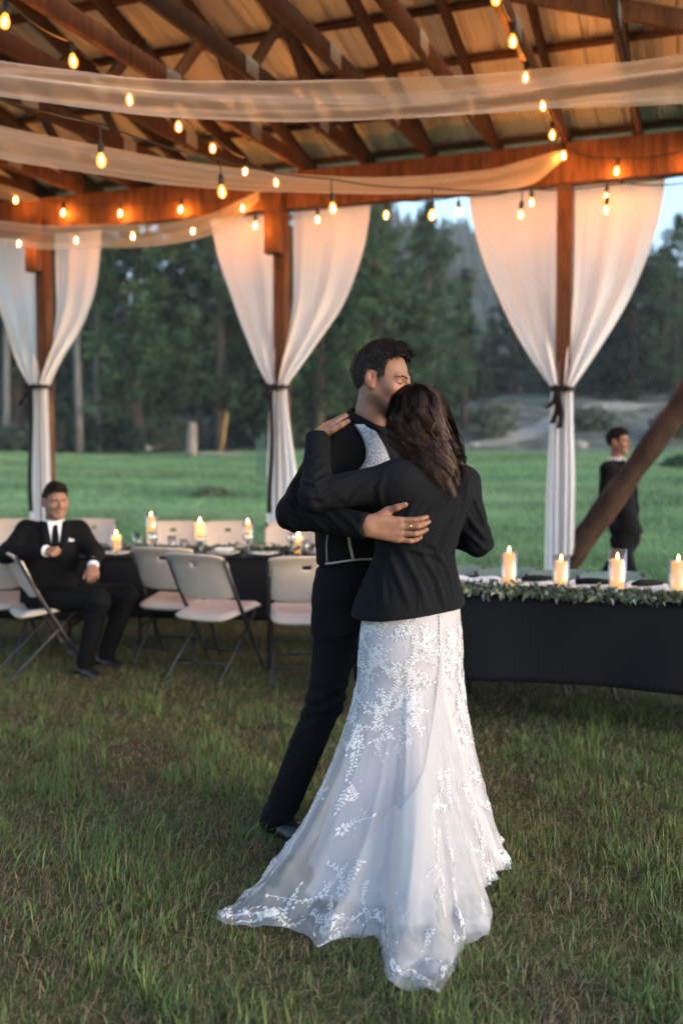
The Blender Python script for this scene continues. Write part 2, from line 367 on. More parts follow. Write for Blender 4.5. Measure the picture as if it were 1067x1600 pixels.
M['bark'] = pmat('pine_bark', (.11, .075, .052), (.055, .040, .030), 4, .9, .6, stretch=(3, 3, .7), detail=6)
M['bark_pale'] = pmat('grey_bark', (.15, .145, .138), (.09, .086, .082), 4, .9, .5, stretch=(3, 3, .6), detail=6)
M['stump'] = pmat('weathered_stump', (.26, .22, .18), (.13, .10, .08), 5, .9, .5, stretch=(3, 3, .5))
def clumps(C, R, k, size, lr):                    # sprays of needle cards round centres
    n = len(C); c = np.repeat(C, k, 0); r = np.repeat(R, k)[:, None]
    d = lr.normal(size=(n * k, 3)); d /= np.linalg.norm(d, axis=1, keepdims=True); p = c + d * r * lr.random((n * k, 1)) ** .5
    u = d + lr.normal(size=d.shape) * .7 + np.array([0, 0, .25]); u /= np.linalg.norm(u, axis=1, keepdims=True)
    s = np.cross(u, lr.normal(size=d.shape)); s /= np.linalg.norm(s, axis=1, keepdims=True) + 1e-9
    L_ = size * lr.uniform(.6, 1.4, (n * k, 1)); Wd = L_ * .34
    V = np.stack([p - u * L_ * .5, p + s * Wd * .5, p + u * L_ * .5, p - s * Wd * .5], 1).reshape(-1, 3)
    return V, np.arange(n * k * 4).reshape(-1, 4)
def tree_proto(kind, seed):
    lr = np.random.default_rng(seed); H = 14.0
    root = empty('pine_tree' if kind != 'fir' else 'fir_tree'); mb = MB()
    lean = lr.normal(size=2) * .25
    tp = [np.array([lean[0] * t * t, lean[1] * t * t, H * t]) for t in np.linspace(0, 1, 9)]
    r0 = {'pine': .24, 'fir': .22, 'pole': .17}[kind]
    mb.tube(tp, [r0 * (1 - t) ** .8 + .02 for t in np.linspace(0, 1, 9)], 9)
    lo = {'pine': .10, 'fir': .05, 'pole': .50}[kind]; Cc, Rr = [], []
    nl = {'pine': 120, 'fir': 130, 'pole': 70}[kind]
    for i in range(nl):
        t = lo + (1 - lo) * ((i + lr.random()) / nl); a = lr.uniform(0, 6.28)
        v = (t - lo) / (1 - lo)
        if kind == 'pine': ext = 3.3 * (math.sin(PI * min(1, .22 + v * .80)) ** .8) * lr.uniform(.5, 1.1)
        elif kind == 'fir': ext = 2.5 * (1 - v) ** .85 * lr.uniform(.7, 1.1) + .15
        else: ext = 1.9 * (math.sin(PI * min(1, .15 + v * .85)) ** .7) * lr.uniform(.5, 1.1)
        z = H * t; up = (.25 if kind == 'pine' else -.22) * ext + lr.normal() * .15
        e = np.array([math.cos(a) * ext, math.sin(a) * ext, z + up]); s0 = np.array([lean[0] * t * t, lean[1] * t * t, z])
        mid = (s0 + e) / 2 + np.array([0, 0, .12 * ext])
        if i % 2 == 0: mb.tube([s0, mid, e], [.05 * (1.2 - t), .03, .01], 4, cap=False)
        m_ = 3 + int(ext * 2.2)
        for j in range(m_):
            f = .35 + .7 * (j + lr.random()) / m_; q = s0 + (e - s0) * f + lr.normal(size=3) * .16 * ext ** .5
            Cc.append(q); Rr.append(lr.uniform(.22, .48) if kind == 'pine' else lr.uniform(.16, .34))
    tr = mb.build('trunk', M['bark_pale'] if kind == 'pole' else M['bark'], root, smooth=True)
    V, F = clumps(np.array(Cc), np.array(Rr), 26 if kind != 'pole' else 18, .235 if kind == 'pine' else .20, lr)
    mk('crown', V, F, M['pine'] if kind != 'fir' else M['fir'], root, smooth=False)
    return root
protos = {}
for k_, seeds in (('pine', (1, 2, 3)), ('fir', (4, 5)), ('pole', (6, 7))): protos[k_] = [tree_proto(k_, s_) for s_ in seeds]
used = set()
def place_tree(kind, i, px, Y, h, wide, label, group=None):
    p = protos[kind][i % len(protos[kind])]; o = p if p.name not in used else tree_copy(p); used.add(p.name)
    x = (px - PW / 2) * Y / FPX
    o.location = (x, Y, HZ(x, Y) - .1); o.scale = (wide * h / 14, wide * h / 14, h / 14); o.rotation_euler[2] = (px * 1.7 + Y) % 6.28
    return tag(o, label, 'tree', group)
TREES = [
 ('pine', 0, 215, 49.0, 17.0, 1.05, 'broad light green pine behind the seated guest'),
 ('pine', 1, 345, 48.5, 16.0, 1.05, 'broad green pine just left of the middle post'),
 ('pine', 2, 500, 47.5, 14.6, 1.00, 'bushy green pine between the middle post and the groom'),
 ('pine', 0, 590, 48.6, 12.6, 1.05, 'bushy pine directly behind the groom, its top just under the beam'),
 ('pine', 1, 668, 50.0, 12.0, .95, 'light green pine above the head of the bride'),
 ('fir', 0, 725, 54.0, 8.6, 1.15, 'low dark conifer left of the right-hand white curtain'),
 ('pine', 2, 30, 53.0, 17.5, 1.0, 'tall pine at the left edge of the picture'),
 ('fir', 1, 905, 62.0, 13.0, 1.25, 'dark fir right behind the right-hand post'),
 ('fir', 0, 985, 60.0, 11.5, 1.4, 'tall dark fir above the head of the walking man'),
 ('pine', 1, 1052, 58.0, 10.8, 1.0, 'dark pine at the right edge with sky showing through its top'),
 ('fir', 1, 800, 66.0, 10.5, 1.3, 'dark fir glimpsed beside the left half of the right-hand curtain'),
 ('pole', 0, 125, 46.8, 15.5, 1.0, 'slender pale trunked pine, the tallest bare trunk beside the left post'),
 ('pole', 1, 154, 49.2, 15.0, 1.0, 'thin pale trunked pine second to the right of the left post'),
 ('pole', 0, 12, 48.0, 15.0, 1.0, 'thin grey trunked pine at the far left edge'),
 ('pole', 1, 312, 50.5, 15.0, .9, 'thin grey trunked pine between the left and middle posts'),
]
for a in TREES: place_tree(*a)
lr = np.random.default_rng(5)
for px in range(-60, 1130, 36):
    Y = lr.uniform(66, 84); top = 345 if px < 600 else (560 if px < 700 else (500 if px < 880 else 400))
    x = (px - PW / 2) * Y / FPX; h = CAM_H + (720 - top) * Y / FPX - HZ(x, Y)
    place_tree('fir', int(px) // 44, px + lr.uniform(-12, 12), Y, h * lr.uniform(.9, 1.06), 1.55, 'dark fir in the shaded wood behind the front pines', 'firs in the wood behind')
# bushes and small growth at the field's edge
def bush(px, Y, w, h, label, mat='sage', cat='bush', nm='bush'):
    lr = np.random.default_rng(int(px * 7 + Y)); x = (px - PW / 2) * Y / FPX; n = 90
    d = lr.normal(size=(n, 3)); d /= np.linalg.norm(d, axis=1, keepdims=True); c = d * np.array([w / 2, w / 2, h / 2]) * lr.uniform(.4, 1, (n, 1)); c[:, 2] += h / 2
    V, F = clumps(c, np.full(n, .16 * w), 12, .16 + .06 * w, lr); root = empty(nm, (x, Y, HZ(x, Y) - .03))
    mk('foliage', V, F, M[mat], root, smooth=False)
    mb = MB()
    for a in range(5): mb.tube([(0, 0, -.1), (math.cos(a * 1.26) * w * .2, math.sin(a * 1.26) * w * .2, h * .6)], [.03, .012], 5)
    mb.build('stem', M['bark'], root, True); return tag(root, label, cat)
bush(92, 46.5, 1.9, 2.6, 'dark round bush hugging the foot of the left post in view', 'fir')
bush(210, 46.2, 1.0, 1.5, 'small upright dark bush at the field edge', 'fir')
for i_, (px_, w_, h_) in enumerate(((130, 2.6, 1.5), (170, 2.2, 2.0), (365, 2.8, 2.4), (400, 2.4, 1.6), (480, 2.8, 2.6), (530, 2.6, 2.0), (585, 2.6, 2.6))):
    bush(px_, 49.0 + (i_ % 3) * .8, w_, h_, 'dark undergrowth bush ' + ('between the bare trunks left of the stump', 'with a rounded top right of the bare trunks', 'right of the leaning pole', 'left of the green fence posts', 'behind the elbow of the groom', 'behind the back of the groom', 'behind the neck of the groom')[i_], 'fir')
bush(35, 47.5, 2.2, 1.2, 'low grey green bush at the far left')
bush(262, 49.0, 2.4, 1.3, 'grey green sagebrush mound left of the stump')
bush(440, 49.0, 2.6, 1.5, 'grey green bush behind the middle post')
bush(640, 47.8, 2.6, 3.0, 'dark low bush behind the shoulder of the bride', 'fir')
bush(690, 47.4, 1.8, 1.3, 'low light green bush right of the bride', 'pine')
bush(770, 51.0, 2.4, 1.8, 'sagebrush growing halfway up the pale bank')
bush(925, 52.0, 2.4, 1.2, 'sagebrush behind the back of the walking man')
bush(1055, 50.0, 2.6, 1.6, 'grey bush at the right edge of the bank')
bush(1058, 33.0, 1.0, .35, 'tuft of dark green weeds in the field at right', 'pine')
bush(330, 22.0, .8, .10, 'low brown weed patch in the field left of the middle post', 'sage')
# rocks on the bank
lr = np.random.default_rng(9)
for i, (px, Y, s_) in enumerate([(228, 48.6, .30), (246, 49.0, .22), (740, 49, .25), (905, 48.5, .3)]):
    x = (px - PW / 2) * Y / FPX; a = np.linspace(0, 2 * PI, 12, endpoint=False); e = np.linspace(-PI / 2, PI / 2, 7)
    P = np.array([[math.cos(q) * math.cos(p), math.cos(q) * math.sin(p), math.sin(q)] for q in e for p in a])
    P = P * (1 + .18 * wob(P + i * 3, 2.2, i)[:, None]) * s_ * np.array([1.3, .9, .7])
    o = mk('rock', P, gridF(7, 12, True), M['path']); o.location = (x, Y, HZ(x, Y) + .08)
    tag(o, ['larger pale rock on the bank left of the stump', 'small pale rock between the larger one and the stump', 'grey rock at the foot of the pale track', 'grey rock behind the right-hand post'][i], 'rock', 'rocks on the bank')
# stump, leaning pole, plank, fence posts
x, Y = (300 - PW / 2) * 44 / FPX, 44.0; root = empty('tree_stump', (x, Y, HZ(x, Y) - .05))
mb = MB(); mb.tube([(0, 0, 0), (0, 0, .25), (.02, 0, .8), (.03, 0, 1.3), (.05, 0, 1.55)], [.33, .25, .22, .20, .15], 11); mb.build('stump_wood', M['stump'], root, True)
tag(root, 'tall weathered stump standing at the field edge', 'stump')
M['yellow'] = pmat('yellow_pole', (.42, .24, .05), (.30, .16, .04), 5, .6)
x, Y = (343 - PW / 2) * 45 / FPX, 45.0
mb = MB(); mb.tube([(0, 0, 0), (.2, 0, .7), (.38, 0, 1.9)], [.055, .05, .045], 7); o = mb.build('leaning_pole', M['yellow'], None, True); o.location = (x, Y, HZ(x, Y)); tag(o, 'thin orange yellow pole leaning beside the stump', 'pole')
x, Y = (346 - PW / 2) * 43 / FPX, 43.0
o = bevel(MB().box((0, 0, .1), (1.7, .5, .09)).build('concrete_slab', M['path'])); o.location = (x, Y, HZ(x, Y) + .05); tag(o, 'pale flat slab lying in the grass beside the stump', 'slab')
M['tpost'] = pmat('green_steel', (.04, .10, .09), (.03, .07, .065), 10, .6)
for px, Y, h, lab in ((412, 28.0, 1.30, 'green steel fence post beside the middle curtain'), (404, 29.0, 1.15, 'thinner green fence post left of its twin')):
    x = (px - PW / 2) * Y / FPX; root = empty('fence_post', (x, Y, HZ(x, Y)))
    MB().box((0, 0, h / 2), (.09, .02, h)).box((0, .025, h / 2), (.02, .05, h)).build('stake', M['tpost'], root)
    MB().box((0, -.014, h * .96), (.10, .015, .08)).build('cap_plate', M['tpost'], root); tag(root, lab, 'fence post')
# the wooded hill far behind
lr = np.random.default_rng(21); hx = np.linspace(-420, 420, 60); hy = np.linspace(200, 640, 26); HX, HY = np.meshgrid(hx, hy)
def hillz(x, y): return 6 + 88 * sstep(190, 420, y) * (.55 + .45 * np.exp(-((x - 45) / 85) ** 2)) * (.92 + .08 * np.sin(x * .05 + y * .02)) * (.66 + .34 * sstep(-260, 20, x) * (1 - .55 * sstep(110, 220, x)))
M['hill'] = needle_mat('hill_woods', (.016, .040, .028), (.026, .056, .036), (.045, .080, .048))
tag(mk('hill', np.stack([HX, HY, hillz(HX, HY)], -1).reshape(-1, 3), gridF(26, 60), M['hill']), kind='structure')
n = 2600; x = lr.uniform(-200, 260, n); y = lr.uniform(215, 440, n); z = hillz(x, y); hgt = lr.uniform(9, 17, n); V = []; F = []
for i in range(n):
    b0 = len(V); r = hgt[i] * .2
    for lvl, (q, zz) in enumerate(((1, .05), (.62, .45), (.72, .42), (.25, .8))):
        for k in range(6): a = k * 1.047 + lvl * .5; V.append((x[i] + r * q * math.cos(a), y[i] + r * q * math.sin(a), z[i] + hgt[i] * zz))
    V.append((x[i], y[i], z[i] + hgt[i]))
    for lvl in range(3):
        for k in range(6): F.append((b0 + lvl * 6 + k, b0 + lvl * 6 + (k + 1) % 6, b0 + lvl * 6 + 6 + (k + 1) % 6, b0 + lvl * 6 + 6 + k))
    for k in range(6): F.append((b0 + 18 + k, b0 + 18 + (k + 1) % 6, b0 + 24, b0 + 24))
F = [tuple(dict.fromkeys(f)) for f in F]
tag(mk('hillside_forest', np.array(V), F, M['hill'], smooth=False), 'distant conifer forest covering the hill behind the field', 'forest', kind='stuff')

# ================================================================== THE PAVILION
O0 = V3(1.948, 8.80, 0); UU = V3(-.9415, .337, 0); NN = V3(-.337, -.9415, 0)
def wp(U, N, z): return O0 + UU * U + NN * N + V3(0, 0, z)
def atN(px, py, N):                                # where the sight line meets the upright plane N metres inside the wall
    r = ray(px, py); c = V3(0, 0, CAM_H); k = ((O0 - c) @ NN + N) / (r @ NN); return c + r * k
HB, HT = 3.79, 4.137
pav = empty('pavilion', wp(0, 0, 0)); tag(pav, 'open timber pavilion with trusses under a ribbed steel roof', 'pavilion')
PO = pav.location.copy()
def pav_part(mb, name, m, smooth=False, parent=None, bv=.006):
    V = np.array(mb.V) - np.array(PO); o = mk(name, V, mb.F, m, parent or pav, smooth)
    if bv: bevel(o, bv, 1)
    return o
POSTS = [-2.72, 0.0, 2.68, 5.40]
for i, U in enumerate(POSTS):
    po = pav_part(MB().box(wp(U, 0, HB / 2 - .1), (.128, .128, HB + .2), np.stack([UU, NN, V3(0, 0, 1)], 1)), 'post', M['wood'])
    if i >= 2: pav_part(MB().bar(wp(U + .030, .120, HB - .42), wp(U + .030, .120, HB + .15), .165, .10, NN), 'post_block', M['wood'], parent=po)
pav_part(MB().bar(wp(-4.2, .045, (HB + HT) / 2), wp(2.6, .045, (HB + HT) / 2), .085, HT - HB), 'header_beam', M['wood'])
pav_part(MB().bar(wp(2.62, .047, (HB + HT) / 2), wp(8.6, .047, (HB + HT) / 2), .085, HT - HB), 'header_beam', M['wood'])
pav_part(MB().bar(wp(-4.2, -.046, (HB + HT) / 2), wp(8.6, -.046, (HB + HT) / 2), .085, HT - HB - .02), 'header_beam', M['wood_dark'])
SL_B, SL_A = .20, -.045
def zA(N): return HT + SL_A * N                    # underside of a tie
def zB(N): return HT + .10 + SL_B * N              # underside of a rafter
plate_mesh = None
for k in range(-5, 15):
    U = k * .61; m_ = M['wood_dark'] if k % 4 else M['wood']
    pav_part(MB().bar(wp(U, -.25, zA(-.25) + .073), wp(U, 5.6, zA(5.6) + .073), .042, .143), 'tie_beam', m_)
    pav_part(MB().bar(wp(U + .044, -.75, zB(-.75) + .073), wp(U + .044, 5.6, zB(5.6) + .073), .042, .143), 'rafter', m_)
    for (n0, n1) in (((1.15, 1.9), (2.55, 1.9)) if k > 2 else ()):
        pav_part(MB().bar(wp(U + .022, n0, zA(n0) + .03), wp(U + .022, n1, zB(n1) + .10), .040, .09), 'web_strut', m_)
    for n0 in (1.15, 2.55):
        pav_part(MB().box(wp(U - .0235, n0, zA(n0) + .085), (.003, .20, .12), np.stack([UU, NN, V3(0, 0, 1)], 1)), 'nail_plate', M['plate_steel'], bv=0)
for j in range(10):
    N = -.35 + j * .655
    pav_part(MB().bar(wp(-4.2, N, zB(N) + .167), wp(8.9, N, zB(N) + .167), .088, .038), 'purlin', M['wood_dark'] if j % 2 else M['wood'])
# ribbed sheets laid across the purlins
prof = []
for r_ in range(4):
    u0 = r_ * .2275
    prof += [(u0, 0), (u0 + .085, 0), (u0 + .095, .006), (u0 + .105, 0), (u0 + .158, 0), (u0 + .176, .028), (u0 + .206, .028), (u0 + .2235, 0)]
prof.append((.935, 0))
for p_ in range(-5, 10):
    V = []
    for (u, dz) in prof:
        for N in (-.9, .8, 2.6, 4.4, 6.0): V.append(wp(p_ * .91 + u, N, zB(N) + .190 + dz + (.0025 if p_ % 2 else 0)) - np.array(PO))
    mk('roof_sheet', np.array(V), gridF(len(prof), 5), M['roof'], pav, smooth=False)
# diagonal log brace at the right-hand post, and a lateral brace high up
a = atN(884, 880, .0); b_ = atN(1335, 258, .0); pts = [a + (b_ - a) * t for t in np.linspace(-.02, 1.0, 26)]
mb = MB(); mb.tube(pts, [.104 + .008 * math.sin(i * 1.7) + .006 * math.sin(i * .6) for i in range(26)], 12)
V = np.array(mb.V); V += .016 * wob(V, 9, 1)[:, None] * V3(.5, .8, .5); mb.V = [tuple(v) for v in V]; pav_part(mb, 'log_brace', M['log'], True, bv=0)
pav_part(MB().bar(at(770, -20, 7.05), at(1150, 46, 7.10), .05, .14), 'lateral_brace', M['wood'])

# ---- strings of bulbs
def spline(pts, n):
    pts = [np.asarray(p, float) for p in pts]; P = [2 * pts[0] - pts[1]] + pts + [2 * pts[-1] - pts[-2]]; out = []
    for i in range(len(pts) - 1):
        p0, p1, p2, p3 = P[i:i + 4]
        for j in range(n):
            t = j / n; out.append(.5 * ((2 * p1) + (-p0 + p2) * t + (2 * p0 - 5 * p1 + 4 * p2 - p3) * t * t + (-p0 + 3 * p1 - 3 * p2 + p3) * t ** 3))
    return out + [pts[-1]]
gm = MB().lathe([(.0005, -.148), (.010, -.146), (.020, -.138), (.0265, -.122), (.0275, -.108), (.024, -.092), (.017, -.078), (.0125, -.068)], n=14)
sm = MB().lathe([(.0005, 0), (.006, 0), (.012, -.006), (.0165, -.018), (.0175, -.052), (.0145, -.070), (.0005, -.072)], n=12)
fm = MB().lathe([(.0005, -.132), (.0045, -.128), (.0058, -.110), (.0050, -.092), (.0005, -.088)], n=8)
def proto_mesh(mb, name, m):
    o = mk(name, np.array(mb.V), mb.F, m); me = o.data; bpy.data.objects.remove(o); return me
GM, SM, FM = proto_mesh(gm, 'bulb_glass', M['bulb_glass']), proto_mesh(sm, 'bulb_socket', M['cable']), proto_mesh(fm, 'bulb_filament', M['filament'])
def light_string(label, bulbs, ends=(), drop=.0, size=1.0, sag=.03):
    """bulbs: points at the bulb centres; the cable runs drop + .10 above them"""
    hang = [np.asarray(b) + V3(0, 0, (.108 * size + drop)) for b in bulbs]
    pts = ([np.asarray(ends[0])] if len(ends) > 0 else []) + hang + ([np.asarray(ends[1])] if len(ends) > 1 else [])
    root = empty('string_lights', hang[0]); c = []
    for i in range(len(pts) - 1):
        for t in np.linspace(0, 1, 9)[:-1]: c.append(mix(pts[i], pts[i + 1], t) - V3(0, 0, sag * math.sin(PI * t)) - np.array(root.location))
    c.append(pts[-1] - np.array(root.location)); mb = MB(); mb.tube(c, .0055, 6)
    mb.build('cable', M['cable'], root, True)
    for i, h in enumerate(hang):
        p = h - np.array(root.location) - V3(0, 0, drop)
        g = bpy.data.objects.new('bulb', GM); link(g, root); g.location = p; g.scale = (size,) * 3
        g.rotation_euler = (random.uniform(-.12, .12), random.uniform(-.12, .12), 0)
        link(bpy.data.objects.new('socket', SM), g); link(bpy.data.objects.new('filament', FM), g)
        if drop: MB().tube([p + V3(0, 0, drop), p - V3(0, 0, .004)], .0048, 6).build('dropper', M['cable'], g).matrix_parent_inverse = Matrix.LocRotScale(g.location, g.rotation_euler, g.scale).inverted()
    return tag(root, label, 'string lights', 'warm string lights under the roof')
light_string('bulb string climbing from the middle post towards the upper left corner', [at(*q) for q in ((429, 285, 9.15), (385, 268, 8.5), (333, 232, 7.9), (278, 198, 7.3), (201, 155, 6.6), (112, 95, 5.9), (12, 35, 5.2))], (atN(436, 270, .2), at(-60, -20, 4.8)))
light_string('bulb string running down the tie above the right-hand post', [at(*q) for q in ((878, 243, 8.45), (862, 211, 7.95), (846, 165, 7.35), (823, 122, 6.75), (799, 64, 6.1), (773, -2, 5.5))], (atN(882, 232, .16), at(745, -60, 5.0)))
light_string('bulb string stapled along the face of the left header beam', [atN(*q) for q in ((25, 312, .30), (100, 332, .17), (189, 333, .17), (283, 327, .17), (380, 325, .17))], (atN(-40, 300, .3), atN(425, 300, .17)))
light_string('two bulbs on the face of the header right of the right-hand post', [atN(*q) for q in ((965, 267, .17), (1082, 252, .17))], (atN(890, 236, .15), atN(1150, 240, .15)))
light_string('low bulb string hanging in front of the tops of the white curtains', [atN(*q) for q in ((32, 381, .32), (119, 375, .32), (208, 369, .32), (303, 361, .32), (399, 352, .32), (496, 343, .32), (604, 336, .32), (716, 332, .32), (830, 316, .32), (948, 308, .32))], (atN(-60, 372, .32), atN(1080, 285, .3)), .03)
light_string('long swagged string with bulbs on droppers nearest the camera', [at(*q) for q in ((158, 250, 5.5), (345, 300, 6.1), (518, 326, 6.7), (675, 336, 7.2), (815, 336, 7.6), (948, 328, 7.9))], (at(-70, 130, 4.8), at(1120, 262, 8.2)), .085, 1.0, .02)

# ---- sheer swags
def swag(label, ctrl, folds=3, seed=0, depth=.10, n=9):
    P = spline([np.concatenate([at(x, (t + b) / 2, d), [abs(b - t) * d / FPX / 2]]) for x, t, b, d in ctrl], n); K = 25; V = []
    for i, p in enumerate(P):
        s = i * .16 + seed * 2
        for k in range(K):
            a = k / (K - 1) * 2 - 1
            dz = p[3] * (a + .10 * math.sin(3 * a + s * .6)); dy = depth * (math.sin(folds * PI * a * .5 + .7 * math.sin(s * .5) + seed) * .5 + .22 * math.sin(9 * a + s * .8) + .09 * math.sin(19 * a + s * 1.7 + 2 * math.sin(s * .4)) + .07 * math.sin(31 * a - s * 2.3) + .45 * (1 - a * a))
            V.append((p[0], p[1] - dy * p[3] / .12, p[2] - dz))
    V = np.array(V)
    o = mk('fabric_swag', V, gridF(len(P), K), M['voile'])
    return tag(o, label, 'drape', 'sheer swags under the roof')
swag('widest sheer white swag crossing the whole picture under the trusses', [(-560, -224, -212, 4.3), (-330, -20, 40, 4.4), (-90, 84, 146, 4.7), (0, 97, 153, 4.85), (130, 112, 168, 5.0), (270, 126, 181, 5.2), (400, 132, 188, 5.35), (530, 134, 192, 5.5), (660, 131, 190, 5.6), (800, 118, 181, 5.7), (930, 103, 170, 5.75), (1067, 84, 160, 5.8), (1150, 70, 155, 5.8), (1380, 25, 80, 5.8), (1560, 16, 26, 5.8)], 4, 1)
swag('sheer swag running from the left edge up to the top of the right-hand post', [(-600, -100, -90, 4.9), (-380, 30, 80, 5.1), (-90, 168, 222, 5.5), (0, 194, 245, 5.8), (130, 222, 266, 6.3), (270, 250, 288, 6.8), (400, 267, 301, 7.2), (530, 276, 305, 7.5), (660, 273, 306, 7.9), (760, 260, 300, 8.2), (830, 244, 286, 8.4), (868, 236, 258, 8.52), (884, 234, 246, 8.58)], 3, 2)
swag('low sheer swag rising from the left edge to the top of the middle post', [(-420, 196, 204, 8.2), (-280, 255, 290, 8.2), (-90, 330, 368, 8.3), (0, 343, 381, 8.5), (80, 352, 392, 8.7), (160, 352, 392, 8.9), (250, 348, 387, 9.05), (320, 334, 372, 9.2), (370, 311, 346, 9.3), (405, 297, 312, 9.38)], 3, 3)
swag('short end of a sheer swag at the left edge on the header', [(-110, 250, 300, 9.4), (-40, 276, 306, 9.6), (20, 293, 312, 9.75), (62, 309, 314, 9.85)], 2, 4)

# ---- curtains tied back at the posts
def curtain(label, U0, side, w, ztie, zbot, seed, tailw=.16):
    na, nb, V = 56, 70, []
    lrn = np.random.default_rng(seed); ph = lrn.uniform(0, 6, 6)
    for i in range(nb):
        b = i / (nb - 1) * 1.62                       # 0..1 top to tie, then the tail
        if b <= 1:
            g = 1 - b ** 1.75; outer = .085 + w * g - .005 * b; inner = .068 - .045 * sstep(.55, 1, b); z = 3.90 + (ztie - 3.90) * b
            amp = .012 + .030 * b ** 2; Nb = -.115 + .215 * sstep(.45, .98, b)
        else:
            q = (b - 1) / .62; outer = .094 + (tailw - .13) * sstep(0, .6, q); inner = .004 - .004 * q; z = ztie + (zbot - ztie) * q; amp = .020 - .004 * q; Nb = .10 + .02 * q
        for j in range(na):
            a = j / (na - 1); u = inner + (outer - inner) * a
            f1 = math.sin(2 * PI * (1.9 * a + .5 * a * a) + ph[0] + .9 * b) + .32 * math.sin(2 * PI * (4.3 + seed * .3) * a * (1 - .3 * a) + ph[1] + 1.6 * b) + .10 * math.sin(2 * PI * 9 * a + ph[2] + 2 * b)
            cre = .5 * math.sin(14 * (a * (1.1 - min(b, 1)) - .35 * b) + ph[3]) * (1 - abs(2 * min(b, 1) - 1))
            n_ = Nb + amp * (f1 + cre) - .05 * math.sin(PI * min(b, 1)) * a
            zz = z - (.05 * math.sin(PI * a) * (1 - min(b, 1)) * .4) + (0 if b <= 1 else -.10 * (a - .5) * (side) * (b - 1) / .62)
            V.append(wp(U0 + side * u, n_, zz))
    V = np.array(V); o = mk('curtain', V, gridF(nb, na), M['curtain'])
    return tag(o, label, 'curtain', 'white curtains tied back at the posts')
def tie(label, U0, z, seed, tails):
    c = wp(U0, .05, z); root = empty('ribbon_tie', c); V = []; n = 28
    for i in range(n):
        a = 2 * PI * i / n
        for dz in (-.022, -.008, .008, .022): V.append(UU * math.cos(a) * .108 + NN * (math.sin(a) * .150 + .01) + V3(0, 0, dz + .006 * math.sin(2 * a + seed)))
    F = [(i * 4 + j, ((i + 1) % n) * 4 + j, ((i + 1) % n) * 4 + j + 1, i * 4 + j + 1) for i in range(n) for j in range(3)]
    o = mk('band', V, F, M['ribbon'], root); o.modifiers.new('t', 'SOLIDIFY').thickness = .006
    mb = MB()
    for s in (-1, 1):
        mb.tube([NN * .175, NN * .20 + UU * s * .03 + V3(0, 0, .025), NN * .20 + UU * s * .065 + V3(0, 0, .01), NN * .19 + UU * s * .05 - V3(0, 0, .02), NN * .175], [.012, .018, .02, .018, .012], 8, flat=.5)
    mb.tube([NN * .185 - V3(0, 0, .018), NN * .19 + V3(0, 0, .018)], .02, 8); mb.build('bow', M['ribbon'], root, True)
    for (du, dz, ln) in tails:
        V = []
        for i in range(12):
            t = i / 11; p = NN * (.185 + .02 * math.sin(t * 3)) + UU * (du * t + .012 * math.sin(t * 6 + seed)) + V3(0, 0, -ln * t + dz * t * t)
            w = .019 * (1 + .3 * t); V += [p - UU * w, p + UU * w + NN * .01]
        o = mk('ribbon_tail', V, gridF(12, 2), M['ribbon'], root); o.modifiers.new('t', 'SOLIDIFY').thickness = .004
    return tag(root, label, 'ribbon', 'black ribbon ties')
curtain('white curtain tied to the left side of the right-hand post', 0, 1, .80, 2.02, .15, 1)
curtain('white curtain tied to the right side of the right-hand post', 0, -1, .74, 2.02, .55, 2)
curtain('white curtain tied to the left side of the middle post', 2.68, 1, .74, 2.10, .12, 3)
curtain('white curtain tied to the right side of the middle post', 2.68, -1, .78, 2.10, .12, 4, .26)
curtain('white curtain at the left edge, left of the left-hand post', 5.40, 1, .85, 2.17, .12, 5)
curtain('white curtain tied to the right side of the left-hand post', 5.40, -1, .54, 2.17, .12, 6)
tie('black ribbon tying the curtains to the right-hand post', 0, 2.02, 1, ((.05, 0, .30), (-.01, 0, .34), (.10, .05, .22)))
tie('black ribbon tying the curtains to the middle post', 2.68, 2.10, 2, ((.16, .02, .20), (.02, 0, 1.2)))
tie('black ribbon tying the curtains to the left-hand post', 5.40, 2.17, 3, ((.14, .02, .22), (.02, 0, 1.3)))

